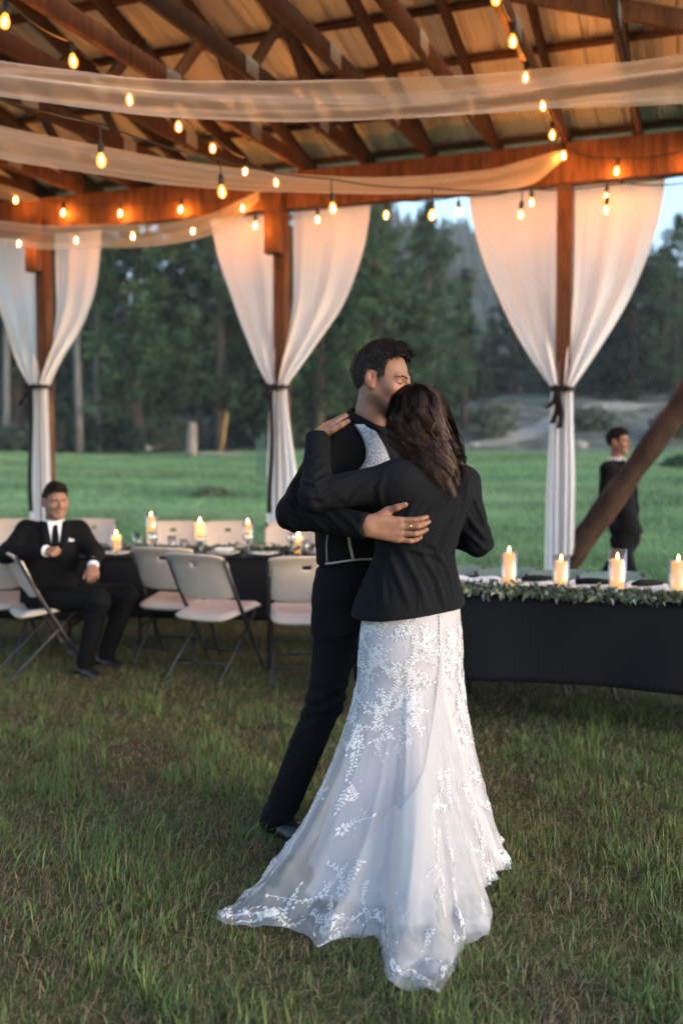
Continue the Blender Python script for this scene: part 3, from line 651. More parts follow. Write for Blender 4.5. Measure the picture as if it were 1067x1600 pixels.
# ================================================================== TABLES AND CHAIRS
def chair_parts(seat_m, name='folding_chair'):
    root = empty(name); na, nb = 17, 11; V = []; F = []
    for i in range(nb):
        t = i / (nb - 1)
        for j in range(na):
            s = j / (na - 1) * 2 - 1; x = s * (.225 + .008 * t); z = .515 + .30 * t - .018 * abs(s) ** 5 * (t > .8) + .02 * abs(s) ** 4 * (t < .2)
            y = -.105 - .135 * t - .035 * (1 - s * s) - (.025 * sstep(.82, 1, t)) + .012 * abs(s) ** 6; V.append((x, y, z))
    for i in range(nb - 1):
        for j in range(na - 1):
            if i == 7 and 7 <= j <= 8: continue      # the hand slot
            F.append((i * na + j, i * na + j + 1, (i + 1) * na + j + 1, (i + 1) * na + j))
    o = mk('backrest', V, F, seat_m, root); md = o.modifiers.new('t', 'SOLIDIFY'); md.thickness = .016; md.offset = 0; bevel(o, .004, 2)
    V = []; n = 15
    for i in range(n):
        for j in range(n):
            u, v = i / (n - 1) * 2 - 1, j / (n - 1) * 2 - 1
            r = (abs(u) ** 6 + abs(v) ** 6) ** (1 / 6) + 1e-9; k = max(abs(u), abs(v)) / r
            V.append((u * k * .215, v * k * .228 + .005, .435 + .030 * v + .012 * (u * u) - .018 * sstep(.7, 1, v) - .006 * (1 - u * u) * (1 - v * v) - .022 * sstep(.88, 1, max(abs(u), abs(v)))))
    o = mk('seat', V, gridF(n, n), seat_m, root); md = o.modifiers.new('t', 'SOLIDIFY'); md.thickness = .022; md.offset = 0; bevel(o, .004, 2)
    for s in (-1, 1):
        MB().tube([(s * .226, -.245, .80), (s * .226, -.10, .53), (s * .224, .02, .33), (s * .220, .215, .012), (s * .220, .217, 0)], [.0125, .0125, .0125, .0125, .014], 8).build('leg', M['chair_frame'], root, True)
        MB().tube([(s * .205, .13, .415), (s * .207, -.06, .22), (s * .208, -.27, .012), (s * .208, -.272, 0)], [.0115, .0115, .0115, .013], 8).build('leg', M['chair_frame'], root, True)
    MB().tube([(-.222, .135, .13), (.222, .135, .13)], .009, 7).build('stretcher', M['chair_frame'], root, True)
    MB().tube([(-.207, -.17, .105), (.207, -.17, .105)], .009, 7).build('stretcher', M['chair_frame'], root, True)
    return root
ch0 = chair_parts(M['chair']); ch1 = chair_parts(M['chair_grey']); fresh = {ch0.name: True, ch1.name: True}
def chair(proto, x, y, phi, label, group, sz=1.0):
    o = proto if fresh[proto.name] else tree_copy(proto); fresh[proto.name] = False
    o.location = (x, y, HZ(x, y)); o.rotation_euler = (0, 0, -math.radians(phi)); o.scale = (1, 1, sz); return tag(o, label, 'chair', group)
G1 = 'almond folding chairs at the long table'
chair(ch0, -.81, 6.50, 30, 'almond folding chair turned askew, nearest the camera in front of the long table', G1)
chair(ch0, -1.15, 6.98, 16, 'almond folding chair half hidden behind the askew one', G1)
chair(ch0, -.24, 6.36, -6, 'almond folding chair partly hidden by the legs of the groom', G1)
chair(ch0, -1.957, 6.61, 62, 'almond folding chair the seated guest sits on', G1)
chair(ch0, -2.42, 6.98, 5, 'almond folding chair cut off by the left edge beside the seated guest', G1)
for px, Y, lab in ((6, 9.0, 'almond chair back at the far left edge across the table'), (128, 9.0, 'almond chair back showing right of the shoulder of the seated guest'), (268, 8.75, 'almond chair back across the table behind the tallest candle'), (352, 8.75, 'almond chair back across the table above the middle plates'), (446, 8.7, 'almond chair back across the table left of the groom'), (510, 8.8, 'almond chair back across the table just behind the elbow of the groom')):
    chair(ch0, (px - PW / 2) * Y / FPX, Y, 180 + random.uniform(-12, 12), lab, G1, 1.03)

def table(x0, y0, x1, y1, depth, ztop, hem, label, clabel, seed):
    a = V3(x0, y0, 0); e = V3(x1, y1, 0); d = nrm(e - a); Ln = np.linalg.norm(e - a); w = V3(-d[1], d[0], 0)
    if w[1] < 0: w = -w
    c = (a + e) / 2 + w * depth / 2; R = Matrix((( d[0], w[0], 0), (d[1], w[1], 0), (0, 0, 1))); rz = math.atan2(d[1], d[0])
    root = empty('folding_table', c, rz); bevel(MB().box((0, 0, ztop - .03), (Ln, depth, .04)).build('tabletop', M['chair'], root))
    for sx_ in (-1, 1):
        for sy_ in (-1, 1): MB().tube([(sx_ * Ln * .40, sy_ * depth * .36, ztop - .05), (sx_ * Ln * .40, sy_ * depth * .38, 0)], .014, 8).build('leg', M['chair_frame'], root, True)
        MB().tube([(sx_ * Ln * .40, -depth * .37, .18), (sx_ * Ln * .40, depth * .37, .18)], .012, 7).build('crossbar', M['chair_frame'], root, True)
    tag(root, label, 'table')
    n = 420; per = []; hx_, hy_ = Ln / 2 + .006, depth / 2 + .006; P = 2 * (2 * hx_ + 2 * hy_); lrn = np.random.default_rng(seed); ph = lrn.uniform(0, 6, 8)
    for i in range(n):
        s = i / n * P
        if s < 2 * hx_: q, nn = (-hx_ + s, -hy_), (0, -1)
        elif s < 2 * hx_ + 2 * hy_: q, nn = (hx_, -hy_ + s - 2 * hx_), (1, 0)
        elif s < 4 * hx_ + 2 * hy_: q, nn = (hx_ - (s - 2 * hx_ - 2 * hy_), hy_), (0, 1)
        else: q, nn = (-hx_, hy_ - (s - 4 * hx_ - 2 * hy_)), (-1, 0)
        per.append((q, nn, s))
    V = []; rows = [(-.03, 0), (0, 0), (.35, .0), (1, 0)] ; K = 14
    for r_ in range(K):
        t = r_ / (K - 1)
        for (q, nn, s) in per:
            rip = .5 * math.sin(s * 6.1 + ph[0] + .8 * math.sin(s * 2.3 + ph[1])) + .3 * math.sin(s * 11 + ph[2] + t) + .35 * math.sin(s * 3.1 + ph[3] - 1.5 * t)
            cre = .4 * math.sin(s * 9 + 5 * t + ph[4]) * math.sin(s * 2.2 + ph[5])
            off = (-.008 if r_ == 0 else 0) + .040 * t ** .8 * (rip + .25) + .016 * cre * t + .018
            V.append((q[0] + nn[0] * off, q[1] + nn[1] * off, ztop + .004 - (0 if r_ == 0 else .010) - (ztop - hem + .012 * math.sin(s * 2 + ph[6])) * t))
    F = [tuple(f) for f in gridF(K, n, True)]; F.append(tuple(range(n)))
    o = mk('tablecloth', V, F, M['black_cloth']); o.location = c; o.rotation_euler[2] = rz; tag(o, clabel, 'tablecloth')
    md = o.modifiers.new('t', 'SOLIDIFY'); md.thickness = .002
    return c, d, w, Ln
ZT = .70
table(-4.15, 7.20, -1.76, 7.17, .76, ZT, .27, 'folding table under the black cloth behind the seated guest', 'black cloth hanging over the table end behind the seated guest', 3)
table(-1.72, 7.17, .70, 7.13, .76, ZT, .27, 'folding table under the black cloth behind the almond chairs', 'black cloth over the table laid with plates behind the almond chairs', 4)
RC, RD, RW, RL = table(.30, 5.40, 2.62, 4.52, .76, ZT, .25, 'folding table under the black cloth right of the bride', 'black tablecloth right of the bride, lit across its front', 5)
def on_right(px, off, z=ZT + .006):                 # spot on the right-hand table: sight line through px, off metres behind the front edge
    r = ray(px, 900); q = V3(.30, 5.40, 0) + RW * off; k = (q @ RW) / (r @ RW); p = r * k; p[2] = z; return p
# ---- tableware
def candle(p, r, h, glass_h, label, group, stem=0.0):
    root = empty('candle', p); z0 = stem
    if stem: MB().lathe([(.034, 0), (.036, .004), (.008, .012), (.006, stem * .6), (.012, stem * .85), (.040, stem), (.040, stem + .003)], n=14).build('holder_stem', M['glass'], root, True)
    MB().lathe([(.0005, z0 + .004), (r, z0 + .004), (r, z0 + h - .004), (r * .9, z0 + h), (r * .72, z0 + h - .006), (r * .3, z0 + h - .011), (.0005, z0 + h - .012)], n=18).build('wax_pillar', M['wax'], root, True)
    MB().tube([(0, 0, z0 + h - .013), (.001, 0, z0 + h + .004)], .0012, 5).build('wick', M['cable'], root)
    MB().lathe([(.0005, z0 + h + .001), (.0055, z0 + h + .007), (.0065, z0 + h + .013), (.004, z0 + h + .024), (.0005, z0 + h + .036)], n=9).build('flame', M['flame'], root, True)
    if glass_h: 
        o = MB().lathe([(.0005, z0), (r * 1.30, z0), (r * 1.34, z0 + .006), (r * 1.34, z0 + glass_h), (r * 1.28, z0 + glass_h), (r * 1.28, z0 + .008), (.0005, z0 + .006)], n=22).build('glass_cylinder', M['glass'], root, True)
    return tag(root, label, 'candle', group)
G2 = 'pillar candles on the right-hand table'
candle(on_right(795, .30), .034, .185, .195, 'tall lit pillar candle nearest the elbow of the bride', G2)
candle(on_right(876, .30), .034, .150, .185, 'short lit pillar candle in front of the right-hand post', G2)
candle(on_right(964, .30), .036, .170, .225, 'lit pillar candle in the tallest glass, in front of the walking man', G2)
candle(on_right(1059, .30), .036, .170, .175, 'lit pillar candle at the right edge of the picture', G2)
def onL(px, Y): return V3((px - PW / 2) * Y / FPX, Y, ZT + .006)
G3 = 'lit candles on the long table'
candle(onL(181, 7.48), .036, .135, .10, 'lit candle right of the seated guest on the long table', G3)
candle(onL(236, 7.50), .032, .115, .15, 'lit candle raised highest on a stemmed holder on the long table', G3, .16)
candle(onL(312, 7.42), .036, .130, 0, 'broad glowing candle on a stem between the plates', G3, .105)
candle(onL(387, 7.46), .032, .115, .13, 'lit candle on a stem right of the middle plates', G3, .105)
candle(onL(466, 7.46), .033, .125, .09, 'lit candle beside the groom on the long table', G3)
def goblet(p, h, r, label, stemmed=True):
    root = empty('goblet' if stemmed else 'tumbler', p)
    if stemmed: pr = [(.0005, 0), (.034, 0), (.033, .004), (.006, .010), (.0045, h * .42), (.012, h * .48), (r, h * .66), (r * 1.02, h * .8), (r * .9, h), (r * .86, h), (r * .96, h * .8), (r * .92, h * .67), (.006, h * .5)]
    else: pr = [(.0005, 0), (r * .8, 0), (r, h), (r * .96, h), (r * .77, .008), (.0005, .008)]
    MB().lathe(pr, n=18).build('glass_bowl', M['glass'], root, True)
    lv = [(.0005, h * .52), (r * .78, h * .64), (r * .90, h * .74), (.0005, h * .745)] if stemmed else [(.0005, .01), (r * .74, .01), (r * .84, h * .5), (.0005, h * .5)]
    MB().lathe(lv, n=14).build('water', M['glass'], root, True)
    return tag(root, label, 'glass')
goblet(onL(214, 7.40), .16, .034, 'clear tumbler left of the tallest candle', False)
goblet(onL(239, 7.30), .17, .036, 'stemmed goblet in front of the tallest candle')
goblet(onL(268, 7.36), .14, .036, 'clear tumbler between the two goblets', False)
goblet(onL(286, 7.44), .11, .036, 'short tumbler left of the broad candle', False)
goblet(onL(314, 7.26), .15, .034, 'stemmed goblet directly in front of the broad candle')
goblet(onL(388, 7.27), .17, .036, 'stemmed goblet above the askew chair')
goblet(onL(455, 7.26), .17, .036, 'stemmed goblet above the chair hidden by the groom')
goblet(onL(476, 7.34), .11, .037, 'short tumbler next to the goblet beside the groom', False)
def plate(p, label, nap=True, r=.125):
    root = empty('place_setting', p); MB().lathe([(.0005, .004), (r * .62, .004), (r * .7, .010), (r, .020), (r, .023), (r * .68, .014), (r * .6, .008), (.0005, .008)], n=28).build('dinner_plate', M['china'], root, True)
    if nap:
        MB().lathe([(.0005, .024), (r * .4, .024), (r * .68, .036), (r * .68, .039), (r * .38, .028), (.0005, .028)], n=24).build('side_plate', M['china'], root, True)
        o = bevel(MB().box((.01, 0, .046), (.13, .08, .012)).build('napkin', M['runner'], root), .004)
    for s in (-1, 1): MB().box((s * (r + .03), 0, .004), (.012, .17, .003)).box((s * (r + .03), -.075, .0045), (.02, .05, .003)).build('cutlery', M['cutlery'], root)
    return tag(root, label, 'place setting', 'place settings on the long table')
plate(onL(176, 7.33), 'white plate right of the seated guest', False)
plate(onL(348, 7.33), 'stacked white plates with a napkin above the askew chair')
plate(onL(412, 7.30), 'white plate left of the groom', False, .115)
plate(onL(503, 7.34), 'stacked white plates closest to the groom')
plate(onL(60, 7.36), 'white plate hidden behind the shoulder of the seated guest', False)
# ---- greenery
def garland(label, pts, width, nleaf, seed, droop=0.0, flowers=0):
    lrn = np.random.default_rng(seed); P = np.array(spline(pts, 24)); n = len(P); root = empty('garland', P[0]); o0 = np.array(root.location)
    MB().tube([p - o0 for p in P[::3]], .008, 6).build('stem', M['bark'], root, True)
    V = []; F = []; pal = []
    for i in range(nleaf):
        p = P[lrn.integers(0, n)] - o0 + lrn.normal(size=3) * V3(.035, .045, 0) * width / .07 + V3(0, 0, abs(lrn.normal()) * (.013 if droop else .022) + .006)
        a = lrn.uniform(0, 6.28); el = lrn.uniform(-.15, .8); d = V3(math.cos(a) * math.cos(el), math.sin(a) * math.cos(el), math.sin(el))
        if droop and lrn.random() < .35: p = p + RW * (-.05) ; d = nrm(-RW * .6 + V3(lrn.normal() * .5, 0, -lrn.uniform(.1, .9)))
        s = nrm(np.cross(d, lrn.normal(size=3))); L_ = lrn.uniform(.022, .062); w = L_ * lrn.uniform(.16, .34); nv = np.cross(d, s)
        b0 = len(V); V += [p, p + d * L_ * .45 + s * w + nv * .004, p + d * L_ - nv * .008, p + d * L_ * .45 - s * w + nv * .004]; F.append((b0, b0 + 1, b0 + 2, b0 + 3)); pal.append(0 if lrn.random() < .72 else 1)
    V = np.array(V)
    wz = V[:, 2] + o0[2]
    if not droop: V[:, 2] = np.maximum(wz, ZT + .012) - o0[2]
    o = mk('foliage', V, F, [M['leaf'], M['leaf_pale']], root, False, pal); tag(o, kind='stuff')
    for i in range(flowers):
        p = P[int((i + .5) / flowers * (n - 1))] - o0 + V3(lrn.normal() * .03, lrn.normal() * .03, .045); mb = MB()
        for k in range(13):
            a = k * 2.4; r = .006 + .0017 * k; d = V3(math.cos(a), math.sin(a), 0); q = p + d * r; s = V3(-d[1], d[0], 0)
            mb.add([q - s * .010, q + d * .010 + V3(0, 0, .012) - s * .012, q + d * .016 + V3(0, 0, .018 - .0012 * k), q + d * .010 + V3(0, 0, .012) + s * .012, q + s * .010], [(0, 1, 2, 3, 4)])
        mb.build('blossom', M['petal'], root, True)
    return tag(root, label, 'garland')
garland('leafy green garland running along the middle of the long table', [onL(60, 7.52), onL(150, 7.50), onL(260, 7.52), onL(360, 7.50), onL(450, 7.52), onL(560, 7.5)], .075, 1500, 1, flowers=5)
garland('leafy garland along the front edge of the right-hand table', [on_right(640, .05), on_right(720, .05), on_right(820, .06), on_right(900, .04), on_right(985, .05), on_right(1090, .05)], .05, 1500, 2, droop=1, flowers=7)
# white runner with creases and card, right table
V = []; n = 70
for i in range(n):
    for j in range(9): V.append(on_right(600 + i * 8, .16 + j * .058, ZT + .014 + .010 * math.sin(i * .9 + j) * math.sin(j * 1.3 + i * .21) + .004 * math.sin(i * 2.1)))
o = mk('table_runner', V, gridF(n, 9), M['runner']); o.modifiers.new('t', 'SOLIDIFY').thickness = .002; tag(o, 'crumpled white runner behind the candles on the right-hand table', 'runner')
lr = np.random.default_rng(4)
for i, (px, off, lab) in enumerate(((838, .45, 'dark napkin roll on the white runner left of the short candle'), (925, .42, 'dark napkin roll on the white runner left of the tallest glass'), (1010, .45, 'dark napkin roll on the white runner left of the last candle'))):
    p = on_right(px, off); o = MB().tube([V3(-.09, -.01, .03), V3(-.03, .002, .034), V3(.03, 0, .034), V3(.10, .01, .03)], [.014, .019, .018, .013], 9).build('napkin_roll', M['black_cloth'], None, True); o.location = p; o.rotation_euler[2] = lr.uniform(-.6, .3); tag(o, lab, 'napkin')
for px, lab in ((742, 'low grey green chair back beside the elbow of the bride'), (822, 'low grey green chair back between the first two candles'), (905, 'low grey green chair back right of the short candle'), (986, 'low grey green chair back right of the tallest glass')):
    r = ray(px, 900); q = V3(.30, 5.40, 0) + RW * 1.05; k = (q @ RW) / (r @ RW); p = r * k
    chair(ch1, p[0], p[1], 160 + random.uniform(-6, 6), lab, 'grey green chairs behind the right-hand table', .86)

# ================================================================== PEOPLE
def surface(D, lo, res):                           # surface nets
    s = D < 0; nx, ny, nz = D.shape
    cnt = np.zeros((nx - 1, ny - 1, nz - 1), np.int8)
    for i in (0, 1):
        for j in (0, 1):
            for k in (0, 1): cnt += s[i:nx - 1 + i, j:ny - 1 + j, k:nz - 1 + k]
    act = (cnt > 0) & (cnt < 8); I = np.argwhere(act); idx = np.full(act.shape, -1, np.int32); idx[act] = np.arange(len(I))
    acc = np.zeros((len(I), 3)); num = np.zeros(len(I))
    C = [(a, b, c) for a in (0, 1) for b in (0, 1) for c in (0, 1)]
    for u in C:
        for ax in range(3):
            if u[ax]: continue
            v = list(u); v[ax] = 1
            d0 = D[I[:, 0] + u[0], I[:, 1] + u[1], I[:, 2] + u[2]]; d1 = D[I[:, 0] + v[0], I[:, 1] + v[1], I[:, 2] + v[2]]
            cr = (d0 < 0) != (d1 < 0); t = np.where(cr, d0 / np.where(cr, d0 - d1, 1), 0)
            p = np.array(u, float)[None] + 0 * acc; p[:, ax] = t; acc += p * cr[:, None]; num += cr
    V = (I + acc / np.maximum(num, 1)[:, None]) * res + lo; Q = []
    for ax in range(3):
        a = [slice(None)] * 3; b = [slice(None)] * 3; a[ax] = slice(0, -1); b[ax] = slice(1, None)
        cr = s[tuple(a)] != s[tuple(b)]; E = np.argwhere(cr); o1, o2 = [(1, 2), (2, 0), (0, 1)][ax]
        ok = (E[:, o1] > 0) & (E[:, o2] > 0) & (E[:, o1] < D.shape[o1] - 1) & (E[:, o2] < D.shape[o2] - 1); E = E[ok]
        fl = s[E[:, 0], E[:, 1], E[:, 2]]; q = []
        for (x, y) in ((-1, -1), (0, -1), (0, 0), (-1, 0)):
            e = E.copy(); e[:, o1] += x; e[:, o2] += y; q.append(idx[e[:, 0], e[:, 1], e[:, 2]])
        q = np.stack(q, 1); q[~fl] = q[~fl][:, ::-1]; Q.append(q)
    return V, np.concatenate(Q)
def cap(a, b, ra, rb=None, k=.02, op='u', sq=None):
    a = np.asarray(a, float); b = np.asarray(b, float); rb = ra if rb is None else rb; ba = b - a; bb = ba @ ba + 1e-12
    def f(x, y, z):
        px, py, pz = x - a[0], y - a[1], z - a[2]; h = np.clip((px * ba[0] + py * ba[1] + pz * ba[2]) / bb, 0, 1)
        vx, vy, vz = px - h * ba[0], py - h * ba[1], pz - h * ba[2]; d2 = vx * vx + vy * vy + vz * vz
        if sq is not None:
            w, q = sq; vw = vx * w[0] + vy * w[1] + vz * w[2]; d2 = d2 + vw * vw * (1 / q ** 2 - 1)
        return np.sqrt(d2) - (ra + (rb - ra) * h)
    r = max(ra, rb) + k + .012; return (f, np.minimum(a, b) - r, np.maximum(a, b) + r, k, op)
def ell(c, r, R=None, k=.02, op='u'):
    c = np.asarray(c, float); r = np.asarray(r, float) * np.ones(3); R = np.eye(3) if R is None else np.asarray(R, float)
    def f(x, y, z):
        p = [x - c[0], y - c[1], z - c[2]]; l = [(R[i][0] * p[0] + R[i][1] * p[1] + R[i][2] * p[2]) for i in range(3)]
        k0 = np.sqrt((l[0] / r[0]) ** 2 + (l[1] / r[1]) ** 2 + (l[2] / r[2]) ** 2); k1 = np.sqrt((l[0] / r[0] ** 2) ** 2 + (l[1] / r[1] ** 2) ** 2 + (l[2] / r[2] ** 2) ** 2) + 1e-9
        return k0 * (k0 - 1) / k1
    m_ = max(r) + k + .012; return (f, c - m_, c + m_, k, op)
def loft(lv, ang, k=.02, op='u', pw=2.4):          # lv: [(z,cx,cy,a,b)], a across / b front-back, ang = heading of the 'across' axis
    lv = np.array(sorted(lv, key=lambda q: q[0])); zz = np.linspace(lv[0, 0], lv[-1, 0], 160)
    T = [np.interp(zz, lv[:, 0], lv[:, i]) for i in range(1, 5)]; ker = np.ones(13) / 13
    T = [np.convolve(np.pad(t, 6, mode='edge'), ker, 'valid') for t in T]; ca, sa = math.cos(ang), math.sin(ang)
    def f(x, y, z):
        cx, cy_, a, b = [np.interp(z, zz, t) for t in T]; u = ((x - cx) * ca + (y - cy_) * sa); v = (-(x - cx) * sa + (y - cy_) * ca)
        d = (((np.abs(u) / a) ** pw + (np.abs(v) / b) ** pw) ** (1 / pw) - 1) * np.minimum(a, b)
        return np.maximum(np.maximum(d, z - zz[-1]), zz[0] - z)
    R = lv[:, 3:5].max() + k + .03
    return (f, np.array([lv[:, 1].min() - R, lv[:, 2].min() - R, lv[0, 0] - .03 - k]), np.array([lv[:, 1].max() + R, lv[:, 2].max() + R, lv[-1, 0] + .03 + k]), k, op)
def plane(c, n):                                   # keeps the side away from n
    c = np.asarray(c, float); n = nrm(n); return (lambda x, y, z: (x - c[0]) * n[0] + (y - c[1]) * n[1] + (z - c[2]) * n[2], None, None, 0, 'i')
def cuff(c, n, reach=.072):                        # flat end of a sleeve
    f = plane(c, n)[0]; c = np.asarray(c, float); return (f, c - reach, c + reach, 0, 'i')
def blob(prims, res):
    lo = np.min([p[1] for p in prims if p[1] is not None and p[4] == 'u'], 0) - res * 2; hi = np.max([p[2] for p in prims if p[2] is not None and p[4] == 'u'], 0) + res * 2
    n = np.ceil((hi - lo) / res).astype(int) + 1; ax = [lo[i] + np.arange(n[i]) * res for i in range(3)]; D = np.full(n, .25, np.float32)
    for f, b0, b1, k, op in prims:
        if b0 is None: sl = [slice(0, n[i]) for i in range(3)]
        else: sl = [slice(max(0, int((b0[i] - lo[i]) / res)), min(n[i], int((b1[i] - lo[i]) / res) + 2)) for i in range(3)]
        if any(s_.stop <= s_.start for s_ in sl): continue
        v = f(ax[0][sl[0]][:, None, None], ax[1][sl[1]][None, :, None], ax[2][sl[2]][None, None, :]).astype(np.float32); d = D[tuple(sl)]
        if op == 'u': h = np.maximum(k - np.abs(d - v), 0) / max(k, 1e-6); D[tuple(sl)] = np.minimum(d, v) - h * h * k * .25
        elif op == 's': v = -v; h = np.maximum(k - np.abs(d - v), 0) / max(k, 1e-6); D[tuple(sl)] = np.maximum(d, v) + h * h * k * .25
        else: D[tuple(sl)] = np.maximum(d, v)
    return surface(D, lo, res)
def vnormals(V, Q):
    n = np.cross(V[Q[:, 2]] - V[Q[:, 0]], V[Q[:, 3]] - V[Q[:, 1]]); N = np.zeros_like(V)
    for i in range(4): np.add.at(N, Q[:, i], n)
    return N / (np.linalg.norm(N, axis=1, keepdims=True) + 1e-12)
def smooth(V, Q, it=2):
    for _ in range(it):
        A = np.zeros_like(V); c = np.zeros(len(V))
        for i in range(4):
            np.add.at(A, Q[:, i], V[Q[:, (i + 1) % 4]] + V[Q[:, (i + 3) % 4]]); np.add.at(c, Q[:, i], 2)
        V = V * .4 + .6 * A / np.maximum(c, 1)[:, None]
    return V
def seg_dist(V, a, b):
    a = np.asarray(a); b = np.asarray(b); ba = b - a; h = np.clip((V - a) @ ba / (ba @ ba), 0, 1); return np.linalg.norm(V - a - h[:, None] * ba, axis=1), h
def creases(V, Q, amp=.0025, joints=(), ridges=(), seed=0, f=14):
    N = vnormals(V, Q); d = amp * wob(V * np.array([1, 1, .55]), f, seed) * (.6 + .4 * wob(V, 5, seed + 1)) + amp * .5 * wob(V, f * 2.3, seed + 2)
    for (c, axis, ln, am) in joints:               # bunched rings at elbows, cuffs, knees
        t = (V - np.asarray(c)) @ nrm(axis); r = np.linalg.norm(V - np.asarray(c) - t[:, None] * nrm(axis), axis=1)
        d = d + am * np.sin(t * 130 + 2.2 * wob(V, 16, seed)) * np.exp(-(t / ln) ** 2) * (r < .11)
    for (a, b, w, am) in ridges:
        dist, h = seg_dist(V, a, b); d = d + am * np.exp(-(dist / w) ** 2) * np.sin(np.clip(h, .02, .98) * PI) ** .5
    return V + N * d[:, None]
def px_ridges(V, Q, lines):                         # folds laid along sight lines onto a cloth surface
    bv = BVHTree.FromPolygons([tuple(v) for v in V], [tuple(q) for q in Q]); N = vnormals(V, Q); d = np.zeros(len(V))
    for (pts, w, am) in lines:
        c = []
        P2 = [np.array(q, float) for q in pts]
        for i in range(len(P2) - 1):
            for t in np.linspace(0, 1, 5)[(0 if i == 0 else 1):]:
                q = mix(P2[i], P2[i + 1], t); r = ray(*q); h = bv.ray_cast(Vector((0, 0, CAM_H)), Vector(nrm(r)))[0]
                if h is not None: c.append(np.array(h))
        if len(c) < 3: continue
        best = np.full(len(V), 9.0); hb_ = np.zeros(len(V)); n = len(c) - 1
        for i in range(n):
            di, h = seg_dist(V, c[i], c[i + 1]); m_ = di < best; best[m_] = di[m_]; hb_[m_] = (i + h[m_]) / n
        e = np.sin(np.clip(hb_, .03, .97) * PI) ** .6; d += am * e * (np.exp(-(best / w) ** 2) - .55 * np.exp(-((best - 1.9 * w) / w) ** 2))
    return V + N * d[:, None]
def joinM(parts):
    Vs_, Qs, b = [], [], 0
    for V, Q in parts: Vs_.append(V); Qs.append(Q + b); b += len(V)
    return np.concatenate(Vs_), np.concatenate(Qs)

def skin_mat(name, a, b_):
    m, N, L, b = nodes(name); nz = noise_n(N, L, 30, 6, 'Geo'); r = ramp(N, L, nz.outputs[0], [(.35, a), (.65, b_)]); src = r.outputs[0]
    for at_n, col, k in (('stubble', (.085, .052, .042), .55), ('flush', (.36, .095, .060), .28)):       # beard shadow; ears, cheeks and knuckles run redder
        t = N.new('ShaderNodeAttribute'); t.attribute_name = at_n; mu = N.new('ShaderNodeMath'); mu.operation = 'MULTIPLY'; mu.inputs[1].default_value = k; L.new(t.outputs['Fac'], mu.inputs[0])
        mx = N.new('ShaderNodeMixRGB'); mx.inputs[2].default_value = (*col, 1); L.new(mu.outputs[0], mx.inputs[0]); L.new(src, mx.inputs[1]); src = mx.outputs[0]
    L.new(src, b.inputs['Base Color'])
    b.inputs['Roughness'].default_value = .52; b.inputs['Specular IOR Level'].default_value = .35
    b.inputs['Subsurface Weight'].default_value = .15; b.inputs['Subsurface Radius'].default_value = (.012, .004, .002); b.inputs['Subsurface Scale'].default_value = .6
    nf = noise_n(N, L, 180, 5, 'Geo'); bump_n(N, L, nf.outputs[0], b, .35, .0015); return m
M['skin'] = skin_mat('skin', (.255, .122, .074), (.20, .088, .053))
M['skin_fair'] = skin_mat('fair_skin', (.30, .152, .100), (.24, .114, .074))
M['hair_dark'] = pmat('dark_brown_hair', (.020, .0115, .0075), (.008, .005, .0036), 60, .55, .2, coords='Geo', spec=.25)
M['hair_brown'] = pmat('brown_hair', (.085, .038, .019), (.020, .0095, .0055), 28, .48, .2, coords='Geo', spec=.28)
M['hair_short'] = pmat('short_brown_hair', (.020, .012, .008), (.011, .0065, .0045), 60, .7, .2, coords='Geo', spec=.08)
M['suit'] = cloth_mat('black_wool', (.0055, .0055, .0062), (.0036, .0036, .0042), scale=700, rough=.85, sheen=.0, coarse=6, bump=.25)
M['jacket'] = cloth_mat('charcoal_wool', (.0075, .0078, .0098), (.0050, .0053, .0066), scale=700, rough=.85, sheen=.0, coarse=6, bump=.25)
M['shirt_black'] = cloth_mat('black_shirt', (.0055, .0050, .0050), (.0038, .0036, .0038), scale=700, rough=.8, sheen=.0)
M['shirt_white'] = cloth_mat('white_shirt', (.70, .70, .72), (.62, .62, .65), scale=500)
M['tan_trim'] = cloth_mat('tan_piping', (.40, .33, .28), (.30, .24, .20), scale=500)
M['shoe'] = pmat('black_leather', (.012, .010, .009), (.007, .006, .006), 30, .35, .1)
M['sole'] = pmat('brown_sole', (.11, .055, .028), (.07, .035, .02), 20, .7)
M['gold'] = pmat('gold', (.75, .45, .16), (.7, .4, .14), 20, .25, metal=1)
m, N, L, b = nodes('brocade'); nz = noise_n(N, L, 170, 4, 'Geo', rough=.7); n2_ = noise_n(N, L, 45, 3, 'Geo')
r = ramp(N, L, nz.outputs[0], [(.40, (.03, .03, .045)), (.47, (.40, .41, .46)), (.7, (.62, .62, .68))]); L.new(r.outputs[0], b.inputs['Base Color'])
b.inputs['Roughness'].default_value = .4; b.inputs['Sheen Weight'].default_value = .3; bump_n(N, L, nz.outputs[0], b, .3, .002); M['brocade'] = m
M['lip'] = skin_mat('lips', (.20, .072, .055), (.17, .060, .046)); M['lash'] = M['hair_dark']
M['eye'] = pmat('eye', (.5, .48, .46), (.45, .43, .4), 10, .2); M['iris'] = pmat('iris', (.03, .02, .015), (.02, .015, .01), 10, .15)

